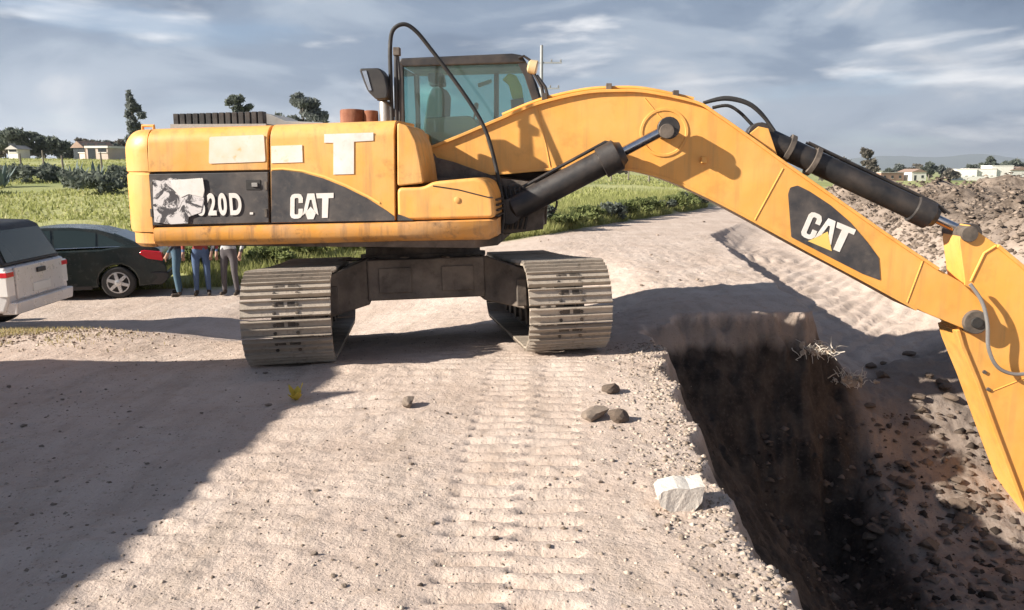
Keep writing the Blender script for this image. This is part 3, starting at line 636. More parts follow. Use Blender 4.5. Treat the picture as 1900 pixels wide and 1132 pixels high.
mb = MB(); mb.tube([L3(700, 184, -.9), L3(716, 188, -.88), L3(728, 200, -.86), L3(736, 222, -.85)], .014, 8); mb.build('mirror_arm', M['black_paint'], mi_)
def smooth_path(pts, n=6):
    P = [Vector(p) for p in pts]; out = []
    for i in range(len(P) - 1):
        a, b, c, d = P[max(i - 1, 0)], P[i], P[i + 1], P[min(i + 2, len(P) - 1)]
        for j in range(n):
            t = j / n; out.append(0.5 * ((2 * b) + (c - a) * t + (2 * a - 5 * b + 4 * c - d) * t * t + (3 * b - a - 3 * c + d) * t ** 3))
    return out + [P[-1]]
hp = [(728, 230, -.86), (725, 150, -.86), (724, 85, -.86), (730, 55, -.85), (750, 45, -.83), (772, 58, -.80), (800, 92, -.75), (840, 145, -.70), (878, 200, -.66), (902, 245, -.64), (918, 300, -.63), (928, 350, -.64), (935, 392, -.66), (930, 432, -.68)]
mb = MB(); mb.tube(smooth_path([L3(*p) for p in hp]), .021, 10); mb.build('arched_hose', M['rubber'], exc)

# ---- boom
BW = 0.30
btop = [(783, 292), (800, 274), (860, 250), (930, 220), (1000, 192), (1082, 173), (1140, 169), (1200, 171), (1290, 190), (1330, 213), (1400, 262), (1460, 306), (1560, 376), (1660, 446), (1740, 499), (1785, 524), (1815, 552), (1834, 590)]
bbot = [(1830, 612), (1812, 621), (1780, 607), (1700, 574), (1600, 519), (1500, 466), (1400, 411), (1330, 374), (1260, 341), (1200, 321), (1150, 313), (1060, 312), (980, 317), (920, 322), (800, 324), (786, 312)]
poly = LP(btop + bbot, -BW)
mb = MB(); mb.prism(poly, -BW, BW); boom = mb.build('boom', M['boom_yellow'], exc, bevel=.010)
def strip(name, pts, yl, half, th, mat, parent, up=1):
    """cover plate: follows the edge and stands a little proud at both sides"""
    a = LP(pts, yl); o = []
    for i, p in enumerate(a):
        t = Vector(a[min(i + 1, len(a) - 1)]) - Vector(a[max(i - 1, 0)]); n = Vector((-t.y, t.x)).normalized() * up; o.append((p[0] + n.x * th, p[1] + n.y * th))
    i_ = []
    for i, p in enumerate(a):
        t = Vector(a[min(i + 1, len(a) - 1)]) - Vector(a[max(i - 1, 0)]); n = Vector((-t.y, t.x)).normalized() * up; i_.append((p[0] - n.x * th * .9, p[1] - n.y * th * .9))
    mb = MB(); mb.prism(o + i_[::-1], -half, half); return mb.build(name, mat, parent, bevel=.005)
def dense(pts, yl=None):
    P = [tuple(p) for p in smooth_path([(a, b, 0) for a, b in pts], 4)]; return [(p[0], p[1]) for p in P]
strip('top_plate', dense(btop[1:15]), -BW, BW + .035, .017, M['boom_yellow'], boom)
strip('bottom_plate', dense(bbot[3:15]), -BW, BW + .025, .015, M['boom_yellow'], boom)
for a, b in (((999, 200), (1022, 315)), ((1196, 182), (1237, 232)), ((1453, 312), (1400, 409)), ((1712, 484), (1682, 564))):
    mb = MB(); mb.tube([L3(*a, -BW), L3(*b, -BW)], .008, 6); mb.build('weld_seam', M['boom_yellow'], boom)
# inner edge line of the upper plate
bx, bz = L(1232, 246, -BW)
mb = MB(); mb.lathe((bx, -BW + .01, bz), (0, -1, 0), [(0, .255), (.022, .255), (.022, .225), (.012, .225), (.012, 0.01)], 32); mb.build('boss_plate', M['boom_yellow'], boom, bevel=.004)
mb = MB(); mb.lathe((bx, -.62, bz), (0, 1, 0), [(0, .05), (0, .075), (1.24, .075), (1.24, .05)], 20); mb.build('cylinder_pin', M['frame_dark'], boom, bevel=.006)
# foot of the boom
fx, fz = L(800, 302, 0); mb = MB(); mb.lathe((fx, -.44, fz), (0, 1, 0), [(0, .06), (0, .13), (.88, .13), (.88, .06)], 20); mb.build('boom_foot_pin', M['frame_dark'], boom)
# nose pin
nx_, nz_ = L(1808, 597, -BW)
mb = MB(); mb.lathe((nx_, -BW - .05, nz_), (0, 1, 0), [(0, .085), (0.0, .125), (.05, .13), (2 * BW + .05, .13), (2 * BW + .10, .12)], 24); np_ = mb.build('nose_pin', M['frame_dark'], boom, bevel=.008)
mb = MB(); mb.lathe((nx_, -BW - .07, nz_), (0, 1, 0), [(0, .0), (0, .055), (.02, .06)], 16); mb.build('pin_cap', M['rubber'], np_)
# lettering of the boom
decal('dark_panel', [(1462, 360), (1466, 348), (1480, 344), (1502, 355), (1540, 380), (1577, 412), (1608, 448), (1630, 478), (1633, 520), (1600, 508), (1545, 480), (1468, 440)], M['decal_black'], boom, -BW, rnd=.015)
logo((1484, 436), (49, 20.5), (19.5, -45), -BW, boom, M['triangle_yellow'], [(.84, .52), (1.24, -.10), (.34, -.10)])
# small valve bracket and grease line on the side plate
mb = MB(); x, z = L(1305, 297, -BW); mb.box(x - .03, x + .03, -BW - .07, -BW + .01, z - .035, z + .035); mb.build('grease_bracket', M['boom_yellow'], boom, bevel=.008)

# ---- cylinders
def cylinder(name, a, b, frac, r, rr, yl, collar=1.25, parent=exc):
    A = Vector(L3(*a, yl)); B = Vector(L3(*b, yl)); ax = (B - A).normalized(); ln = (B - A).length; m = ln * frac
    mb = MB(); mb.lathe(A, ax, [(.02, r * .6), (.06, r), (m - .22, r), (m - .21, r * collar), (m - .02, r * collar), (m, r * collar * .8), (m + .05, r * .8), (m + .055, rr)], 22)
    o = mb.build(name, M['black_paint'], parent, smooth=35)
    mb = MB(); mb.lathe(A + ax * (m + .04), ax, [(0, rr), (ln - m - .10, rr)], 16); mb.build('rod', M['chrome'], o)
    mb = MB(); mb.lathe(B + Vector((0, -.07, 0)), (0, 1, 0), [(0, .05), (0, .115), (.14, .115), (.14, .05)], 18); mb.build('rod_eye', M['black_paint'], o, bevel=.01)
    mb = MB(); mb.lathe(A + Vector((0, -.09, 0)), (0, 1, 0), [(0, .05), (0, .14), (.18, .14), (.18, .05)], 18); mb.build('base_eye', M['black_paint'], o, bevel=.01)
    return o, A, B, ax
for yl in (-.50, .50):
    c_, A, B, ax = cylinder('boom_cylinder', (945, 392), (1240, 238), .70, .135, .052, yl)
    up = Vector((-ax.z, 0, ax.x)); mb = MB(); ln = (B - A).length
    mb.tube([A + ax * .15 + up * .16, A + ax * (ln * .66) + up * .175, A + ax * (ln * .69) + up * .13], .018, 8); mb.build('oil_pipe', M['black_paint'], c_)
sc_, A, B, ax = cylinder('stick_cylinder', (1408, 252), (1797, 434), .82, .125, .05, 0.0, 1.22)
up = Vector((-ax.z, 0, ax.x))
for k, d in enumerate((.32, .62)):
    mb = MB(); mb.lathe(A + ax * d, ax, [(0, .12), (0, .165), (.05, .165), (.05, .12)], 20); mb.build('clamp_ring', M['frame_dark'], sc_)
for s in (-1, 1):
    mb = MB(); mb.tube([A + ax * .5 + up * .15 + Vector((0, .05 * s, 0)), A + ax * 2.0 + up * .14 + Vector((0, .05 * s, 0)), A + ax * 2.2 + up * .1 + Vector((0, .05 * s, 0))], .014, 8); mb.build('oil_pipe', M['black_paint'], sc_)
mb = MB(); q = LP([(1385, 250), (1402, 236), (1420, 240), (1436, 288), (1400, 262)], 0)
for y in (-.16, .12):
    mb = MB(); mb.prism(q, y, y + .04); mb.build('cylinder_bracket', M['boom_yellow'], boom, bevel=.006)
for k, (o1, yl) in enumerate(((0, -.10), (7, .02), (-3, .12))):
    pth = [(1305, 191), (1345, 184 + o1), (1385, 192 + o1), (1412, 212 + o1), (1437, 243)] if k != 1 else [(1322, 200), (1350, 196), (1372, 208), (1392, 228), (1410, 246)]
    mb = MB(); mb.tube(smooth_path([L3(a, b, yl) for a, b in pth]), .018, 8); mb.build('boom_hose', M['rubber'], exc)
# pipes along the boom's back
for k, yl in enumerate((-.16, .0, .16)):
    mb = MB(); mb.tube([(x, yl, z + .045) for x, z in LP(dense(btop[3:9]), -BW)], .022, 8); mb.build('boom_pipe', M['boom_yellow'], boom)
for a in ((1010, 186), (1130, 168), (1255, 181)):
    mb = MB(); x, z = L(*a, -BW); mb.box(x - .03, x + .03, -.26, .26, z - .0, z + .08); mb.build('pipe_clamp', M['frame_dark'], boom, bevel=.006)

# ---- stick
SW = 0.21
so = [(1780, 446), (1786, 424), (1800, 417), (1818, 432), (1850, 454), (1905, 500), (1965, 570), (1990, 640), (2008, 760), (2030, 930), (2042, 1080), (2030, 1150), (1990, 1165), (1962, 1120), (1900, 944), (1850, 812), (1812, 708), (1784, 640), (1776, 612), (1785, 570), (1790, 522)]
mb = MB(); mb.prism(LP(so, -SW), -SW, SW); stick = mb.build('stick', M['boom_yellow'], exc, bevel=.010)
strip('inner_plate', [(1776, 612), (1784, 640), (1812, 708), (1850, 812), (1900, 944), (1962, 1120)], -SW, SW + .03, .02, M['boom_yellow'], stick, up=-1)
strip('back_plate', [(1850, 456), (1905, 502), (1965, 572), (1990, 642), (2008, 762), (2030, 932), (2042, 1080)], -SW, SW + .03, .02, M['boom_yellow'], stick)
mb = MB(); mb.tube([L3(1848, 456, -SW), L3(1826, 470, -SW), L3(1801, 522, -SW)], .014, 8); mb.build('weld_seam', M['boom_yellow'], stick)
mb = MB(); mb.tube([L3(1838, 727, -SW), L3(1905, 700, -SW)], .007, 6); mb.build('weld_seam', M['boom_yellow'], stick)
mb = MB(); x, z = L(1797, 434, -SW); mb.lathe((x, -SW - .04, z), (0, 1, 0), [(0, .05), (0, .085), (2 * SW + .08, .085), (2 * SW + .08, .05)], 20); mb.build('ear_pin', M['frame_dark'], stick, bevel=.006)
mb = MB(); hp = [(1800, 527, -.34), (1822, 560, -.36), (1832, 600, -.37), (1834, 645, -.36), (1850, 680, -.34), (1880, 694, -.31), (1915, 690, -.28), (1950, 670, -.26)]
mb.tube(smooth_path([L3(*p) for p in hp]), .020, 10); mb.build('stick_hose', M['grey_metal'], exc)
for a in ((1826, 690), (1833, 722)):
    mb = MB(); x, z = L(*a, -SW); mb.lathe((x, -SW - .02, z), (0, 1, 0), [(0, .0), (0, .02), (.03, .022)], 10); mb.build('plug', M['frame_dark'], stick)
# bucket at the stick's end, half in the soil
ex_, ez_ = L(2005, 1150, 0)
mb = MB(); bp = [(ex_ + .05, ez_ + .1), (ex_ - .35, ez_ + .02), (ex_ - .75, ez_ - .35), (ex_ - .80, ez_ - .75), (ex_ - .45, ez_ - 1.05), (ex_ - .1, ez_ - 1.1), (ex_ - .12, ez_ - 1.06), (ex_ - .42, ez_ - 1.0), (ex_ - .72, ez_ - .72), (ex_ - .68, ez_ - .38), (ex_ - .3, ez_ - .04), (ex_ + .02, ez_ + .04)]
mb.prism(bp, -.55, .55)
for y in (-.56, .53): mb.prism([(ex_ + .05, ez_ + .1), (ex_ - .35, ez_ + .02), (ex_ - .75, ez_ - .35), (ex_ - .80, ez_ - .75), (ex_ - .45, ez_ - 1.05), (ex_ - .1, ez_ - 1.1)], y, y + .03)
bk = mb.build('bucket', M['frame_dark'], exc, bevel=.006)
for k in range(5):
    t = MB(); y = -.46 + .23 * k; t.loft([[(ex_ - .16, y - .05, ez_ - 1.12), (ex_ - .16, y + .05, ez_ - 1.12), (ex_ - .16, y + .05, ez_ - 1.03), (ex_ - .16, y - .05, ez_ - 1.03)], [(ex_ + .08, y - .02, ez_ - 1.10), (ex_ + .08, y + .02, ez_ - 1.10), (ex_ + .08, y + .02, ez_ - 1.08), (ex_ + .08, y - .02, ez_ - 1.08)]]); t.build('tooth', M['link_steel'], bk)

# ---- cab on the far side
CY0, CY1 = 0.42, 1.40
rail_t = LP([(741, 117), (962, 107), (980, 122), (990, 150), (1006, 196), (1022, 262), (1022, 345), (775, 352), (745, 300)], CY0)
cab = None
roof = LP([(738, 117), (744, 108), (950, 99), (968, 102), (978, 117), (962, 118), (748, 124)], CY0)
mb = MB(); mb.prism(roof, CY0 - .01, CY1 + .01); cab = mb.build('cab', M['black_paint'], exc, bevel=.02)
def bar(pts, w, y, name='pillar', th=.06):
    P = LP(pts, CY0); a = []; b = []
    for i, p in enumerate(P):
        t = Vector(P[min(i + 1, len(P) - 1)]) - Vector(P[max(i - 1, 0)]); n = Vector((-t.y, t.x)).normalized() * w / 2; a.append((p[0] + n.x, p[1] + n.y)); b.append((p[0] - n.x, p[1] - n.y))
    mb = MB(); mb.prism(a + b[::-1], y, y + th); return mb.build(name, M['black_paint'], cab, bevel=.008)
for y in (CY0, CY1 - .06):
    bar([(742, 116), (744, 200), (748, 350)], .07, y)
    bar([(966, 112), (980, 140), (998, 196), (1014, 262), (1018, 350)], .09, y)
    bar([(746, 268), (790, 282), (1014, 282)], .05, y, 'sill')
bar([(905, 112), (905, 282)], .06, CY1 - .06)
mb = MB(); mb.prism(LP([(746, 268), (790, 284), (1014, 284), (1018, 355), (748, 355)], CY0), CY0 + .06, CY1 - .06); mb.build('cab_base', M['plastic_black'], cab)
def pane(pts, y, name='window_pane'):
    mb = MB(); mb.prism(LP(pts, CY0), y, y + .006); return mb.build(name, M['cab_glass'], cab, smooth=0)
side = [(749, 122), (962, 115), (976, 145), (993, 198), (1008, 262), (1010, 282), (790, 282), (750, 268)]
pane(side, CY0 + .022); pane(side, CY1 - .03)
ft = LP([(972, 120), (988, 152), (1004, 198), (1018, 262), (1022, 320)], CY0); mb = MB()
mb.loft([[(x, CY0 + .07, z) for x, z in ft] + [(x - .008, CY0 + .07, z) for x, z in ft[::-1]], [(x, CY1 - .07, z) for x, z in ft] + [(x - .008, CY1 - .07, z) for x, z in ft[::-1]]]); mb.build('windscreen', M['cab_glass'], cab, smooth=0)
bt = LP([(741, 122), (744, 200), (745, 262)], CY0); mb = MB()
mb.loft([[(x, CY0 + .07, z) for x, z in bt] + [(x + .008, CY0 + .07, z) for x, z in bt[::-1]], [(x, CY1 - .07, z) for x, z in bt] + [(x + .008, CY1 - .07, z) for x, z in bt[::-1]]]); mb.build('rear_window', M['cab_glass'], cab, smooth=0)
# seat and consoles
ym = .92
mb = MB(); mb.prism(rounded(LP([(790, 252), (800, 185), (808, 165), (824, 163), (832, 178), (828, 252)], ym), .04), ym - .24, ym + .24); st = mb.build('operator_seat', M['seat_cloth'], cab, bevel=.03)
mb = MB(); mb.prism(rounded(LP([(795, 250), (880, 246), (884, 270), (795, 275)], ym), .04), ym - .25, ym + .25); mb.build('seat_cushion', M['seat_cloth'], st, bevel=.03)
mb = MB(); mb.prism(rounded(LP([(796, 138), (822, 136), (826, 160), (800, 162)], ym), .03), ym - .14, ym + .14); mb.build('headrest', M['seat_cloth'], st, bevel=.03)
for y in (ym - .36, ym + .28):
    mb = MB(); mb.prism(rounded(LP([(800, 222), (880, 218), (892, 232), (888, 275), (800, 275)], ym), .03), y, y + .10); cs = mb.build('console', M['console_grey'], cab, bevel=.015)
    mb = MB(); mb.tube([L3(878, 225, y + .05), L3(884, 200, y + .05)], .012, 8); mb.lathe(L3(884, 203, y + .05), (0, 0, 1), [(0, .018), (.06, .028), (.08, .01)], 10); mb.build('joystick', M['plastic_black'], cs)
mb = MB(); mb.prism(rounded(LP([(952, 190), (975, 186), (978, 214), (955, 216)], ym), .01), ym - .38, ym - .30); mb.build('monitor', M['plastic_black'], cab, bevel=.01)
mb = MB(); mb.prism(LP([(880, 150), (906, 142), (908, 148), (882, 158)], ym), ym + .3, ym + .33); mb.build('fan_shroud', M['console_grey'], cab)
mb = MB(); mb.prism(rounded(LP([(932, 148), (944, 158), (950, 182), (962, 196), (972, 190), (968, 160), (958, 140), (944, 136)], .62), .02), .60, .66); vest = mb.build('hanging_cloth', M['vest_yellow'], cab, bevel=.015)
# lamp on the cab's front edge and aerial bracket
mb = MB(); x, z = L(984, 122, CY0 - .02); mb.lathe((x - .03, CY0 - .02, z), (1, 0, -.25), [(0, .04), (.02, .075), (.10, .085), (.11, .07)], 18); wl = mb.build('work_light', M['lamp_tan'], cab)
mb = MB(); mb.lathe((x + .075, CY0 - .02, z - .025), (1, 0, -.25), [(0, .068), (.012, .06)], 16); mb.build('lens', M['lamp_clear'], wl)
mb = MB(); mb.tube([L3(962, 108, CY0 - .02), L3(972, 104, CY0 - .02), L3(984, 112, CY0 - .02)], .015, 8); mb.build('lamp_bracket', M['black_paint'], wl)
for a, b in (((990, 135), (1012, 196)), ((996, 140), (1020, 192))):
    mb = MB(); mb.tube([L3(*a, CY0 - .03), L3((a[0] + b[0]) / 2 + 4, (a[1] + b[1]) / 2 - 4, CY0 - .05), L3(*b, CY0 - .03)], .018, 8); mb.build('grab_rail', M['black_paint'], cab)

# ---- revolving frame between body and tracks
mb = MB(); mb.slab([(-2.55, -1.30), (0.75, -1.30), (.95, -1.0), (.95, 1.30), (-2.55, 1.30)], 1.04, 1.13); mb.build('revolving_frame', M['frame_dark'], exc, bevel=.01)
q = LP([(800, 290), (840, 300), (925, 330), (990, 338), (1012, 352), (1008, 425), (930, 436), (790, 430)], -.4)
for y in (-.42, .36):
    mb = MB(); mb.prism(q, y, y + .06); mb.build('boom_bracket', M['frame_dark'], exc, bevel=.01)
mb = MB(); mb.prism(LP([(900, 380), (1000, 372), (1006, 424), (905, 434)], -.36), -.34, .34); mb.build('valve_block', M['frame_dark'], exc, bevel=.02)
mb = MB(); mb.prism(LP([(800, 330), (930, 330), (930, 402), (800, 402)], -.44), -.55, -.44); mb.build('frame_side', M['frame_dark'], exc)
for k in range(5):
    a = 935 + 9 * k; mb = MB(); mb.tube(smooth_path([L3(a, 345, -.46 - .02 * k), L3(a + 8, 385, -.52), L3(a + 2, 425, -.48)]), .016, 8); mb.build('swing_hose', M['rubber'], exc)
mb = MB(); mb.tube(smooth_path([L3(1012, 368, -.45), L3(1032, 372, -.45), L3(1030, 388, -.45), L3(1018, 394, -.45)]), .012, 8); mb.build('swing_hose', M['rubber'], exc)

# ---- undercarriage
UA = R(8.0); G2 = 1.315; SHW = 0.40; WR = 0.40; HALF = 1.58
und = None
UP = R(-4.2)
def urot(o):
    o.rotation_euler = (Matrix.Rotation(UA + PSI, 3, 'Z') @ Matrix.Rotation(R(-1.2), 3, 'Y') @ Matrix.Rotation(UP, 3, 'X')).to_euler()
    o.location = (0, 0, -.115); return o
mb = MB()
mb.box(-.62, .62, -.85, .85, .50, .93)
mb.loft([[(-.60, -.80, .46), (-.60, .80, .46), (-.60, .80, .95), (-.60, -.80, .95)], [(-1.00, -1.25, .38), (-1.00, 1.25, .38), (-1.00, 1.25, .80), (-1.00, -1.25, .80)]][::-1])
mb.loft([[(.60, -.80, .46), (.60, .80, .46), (.60, .80, .95), (.60, -.80, .95)], [(1.00, -1.25, .38), (1.00, 1.25, .38), (1.00, 1.25, .80), (1.00, -1.25, .80)]])
und = urot(mb.build('car_body', M['beam_dusty'], exc, bevel=.02))
for sx_ in (-.33, .33):
    mb = MB(); mb.box(sx_ - .17, sx_ + .17, -.872, -.848, .58, .84); cp_ = mb.build('cover_plate', M['beam_dusty'], und, bevel=.006)
for sx_ in (-.95, .95):
    mb = MB(); mb.prism([(sx_ - .05, .42), (sx_ + .05, .42), (sx_ + .05, .70), (sx_ - .05, .70)], -1.30, -1.24); mb.build('gusset', M['frame_dark'], und, bevel=.01)
rm_ = random.Random(9)
for k in range(16):
    o = bpy.data.objects.new('mud_lump', rock_mud[k % 3]); COL.objects.link(o); o.parent = und; c_ = rm_.uniform(.03, .09)
    o.location = (rm_.uniform(-.9, .9), rm_.uniform(-.82, -.4), .94 if abs(o.location.x) < .6 else .86); o.scale = (c_ * 1.6, c_ * 1.4, c_ * .7); o.rotation_euler = (0, 0, rm_.uniform(0, 6))
mb = MB(); mb.lathe((0, 0, .92), (0, 0, 1), [(0, .72), (.05, .72), (.05, .66), (.13, .66), (.14, .60)], 40); urot(mb.build('slew_ring', M['frame_dark'], exc))
def shoe_mesh():
    mb = MB(); w = SHW; p = .081
    mb.box(-w, w, -p, p, -.012, .006)
    for yy in (-.080, -.010, .060): mb.loft([[(-w, yy, .004), (w, yy, .004), (w, yy + .020, .004), (-w, yy + .020, .004)], [(-w + .004, yy + .005, .036), (w - .004, yy + .005, .036), (w - .004, yy + .014, .036), (-w + .004, yy + .014, .036)]])
    for sx in (-.10, .10):
        for yy in (-.045, .032): mb.lathe((sx, yy, .004), (0, 0, 1), [(0, .017), (.014, .017), (.016, .008)], 6, 1)
    for sx in (-.05, .05): mb.box(sx - .034, sx + .034, .014, .056, .004, .009, 1)
    return mb
sh = shoe_mesh().build('track_shoe', [M['shoe_steel'], M['link_steel']], None, smooth=30); shoe_me = sh.data; bpy.data.objects.remove(sh)
rnd = random.Random(4)
for side_ in (-1, 1):
    cx = side_ * G2
    # link chain: closed belt under the shoes
    mb = MB(); n = 26; loop = [(-HALF + WR * math.cos(R(90 + 180 * i / n)), WR + .05 + WR * math.sin(R(90 + 180 * i / n))) for i in range(n + 1)]
    loop += [(HALF + WR * math.cos(R(-90 + 180 * i / n)), WR + .05 + WR * math.sin(R(-90 + 180 * i / n))) for i in range(n + 1)]
    for x0 in (-.13, .07):
        rings = []
        for k, (yy, zz) in enumerate(loop + [loop[0]]):
            c = (max(-HALF, min(HALF, yy)), WR + .05); d = Vector((yy - c[0], zz - c[1])).normalized()
            rings.append([(cx + x0, yy, zz), (cx + x0 + .06, yy, zz), (cx + x0 + .06, yy - d.x * .09, zz - d.y * .09), (cx + x0, yy - d.x * .09, zz - d.y * .09)])
        mb.loft(rings, caps=False)
    tr = urot(mb.build('track', M['link_steel'], exc, smooth=40))
    tr['label'] = 'crawler track on the left, its lower half in shadow' if side_ < 0 else 'crawler track on the right beside the trench'
    per = 4 * HALF + 2 * math.pi * (WR + .012); ns = 49; pitch = per / ns
    for k in range(ns):
        s = (k + .3) * pitch; rr = WR + .012; zc = WR + .05
        if s < 2 * HALF: yy, zz, nrm = HALF - s, zc + rr - .02 * math.sin(math.pi * s / (2 * HALF)), 90
        elif s < 2 * HALF + math.pi * rr:
            a = 90 + math.degrees((s - 2 * HALF) / rr); yy, zz, nrm = -HALF + rr * math.cos(R(a)), zc + rr * math.sin(R(a)), a
        elif s < 4 * HALF + math.pi * rr: yy, zz, nrm = -HALF + (s - 2 * HALF - math.pi * rr), zc - rr, 270
        else:
            a = 270 + math.degrees((s - 4 * HALF - math.pi * rr) / rr); yy, zz, nrm = HALF + rr * math.cos(R(a)), zc + rr * math.sin(R(a)), a
        o = bpy.data.objects.new('track_shoe', shoe_me); COL.objects.link(o); o.parent = tr
        o.location = (cx, yy, zz); o.rotation_euler = (R(nrm - 90) + rnd.uniform(-.02, .02), 0, rnd.uniform(-.006, .006))
    mb = MB(); mb.box(cx - .17, cx + .17, -HALF + .1, HALF - .1, .22, .66); mb.box(cx - .10, cx + .10, -HALF - .05, -HALF + .2, .36, .56)
    tf = urot(mb.build('track_frame', M['frame_dark'], exc, bevel=.03))
    for k in range(7):
        mb = MB(); mb.lathe((cx - .2, -1.35 + .45 * k, .215), (1, 0, 0), [(0, .05), (0, .10), (.13, .10), (.13, .075), (.27, .075), (.27, .10), (.40, .10), (.40, .05)], 16); mb.build('roller', M['link_steel'], tf)
    mb = MB(); mb.lathe((cx - .07, -HALF, WR + .05), (1, 0, 0), [(0, .1), (0, .29), (.02, .33), (.12, .33), (.14, .29), (.14, .1)], 28); mb.build('idler_wheel', M['link_steel'], tf)
    mb = MB(); mb.lathe((cx - .06, HALF, WR + .05), (1, 0, 0), [(0, .1), (0, .32), (.12, .32), (.12, .1)], 28); mb.build('sprocket', M['link_steel'], tf)
    mb = MB(); mb.lathe((cx - side_ * .30, HALF, WR + .05), (side_, 0, 0), [(0, .14), (.02, .21), (.2, .23), (.22, .3), (.26, .3)], 24); mb.build('drive_motor', M['frame_dark'], tf)
    for yy in (-.7, .6):
        mb = MB(); mb.lathe((cx - .12, yy, .70), (1, 0, 0), [(0, .04), (0, .07), (.24, .07), (.24, .04)], 12); mb.build('carrier_roller', M['link_steel'], tf)

# ------------------------------------------------------------------ vehicles
def wheel(parent, x, y, z, r, w, side, spokes=6, rimm='alloy'):
    """tyre with a spoked rim; side = +1 or -1: the outer face"""
    mb = MB(); mb.lathe((x, y - w / 2 * side, z), (0, side, 0), [(0, r * .62), (.0, r * .9), (.03, r * .985), (w * .3, r), (w * .7, r), (w - .03, r * .985), (w, r * .9), (w, r * .68), (w - .03, r * .64)], 32)
    t = mb.build('wheel', M['rubber'], parent, smooth=40)
    mb = MB(); yo = y + (w / 2 - .015) * side
    mb.lathe((x, yo - .07 * side, z), (0, side, 0), [(0, .02), (.0, r * .60), (.07, r * .66), (.08, r * .66), (.08, r * .60), (.02, r * .57), (.018, .02)], 32)
    for k in range(spokes):
        a = 2 * math.pi * k / spokes + .3; ca, sa = math.cos(a), math.sin(a); ww = r * .11
        q = [(r * .08, -ww), (r * .61, -ww * .8), (r * .61, ww * .8), (r * .08, ww)]
        P = [(x + ca * u_ - sa * v_, z + sa * u_ + ca * v_) for u_, v_ in q]; mb.prism(P, yo - .03, yo + .03)
    mb.lathe((x, yo - .03 * side, z), (0, side, 0), [(0, r * .2), (.07, r * .18), (.08, r * .1)], 16)
    mb.build('rim', M[rimm], t, smooth=40)
    mb = MB(); mb.lathe((x, yo - .09 * side, z), (0, side, 0), [(0, r * .3), (.03, r * .45), (.04, r * .2)], 20); mb.build('brake_disc', M['frame_dark'], t)
    return t
def arch(cx, r, z0, n=10):
    a = math.degrees(math.asin(min(.99, (z0 - .32) / r))) if r > abs(z0 - .32) else 0
    return [(cx + r * math.cos(R(t)), .32 + r * math.sin(R(t))) for t in np.linspace(180 - a, a, n)]

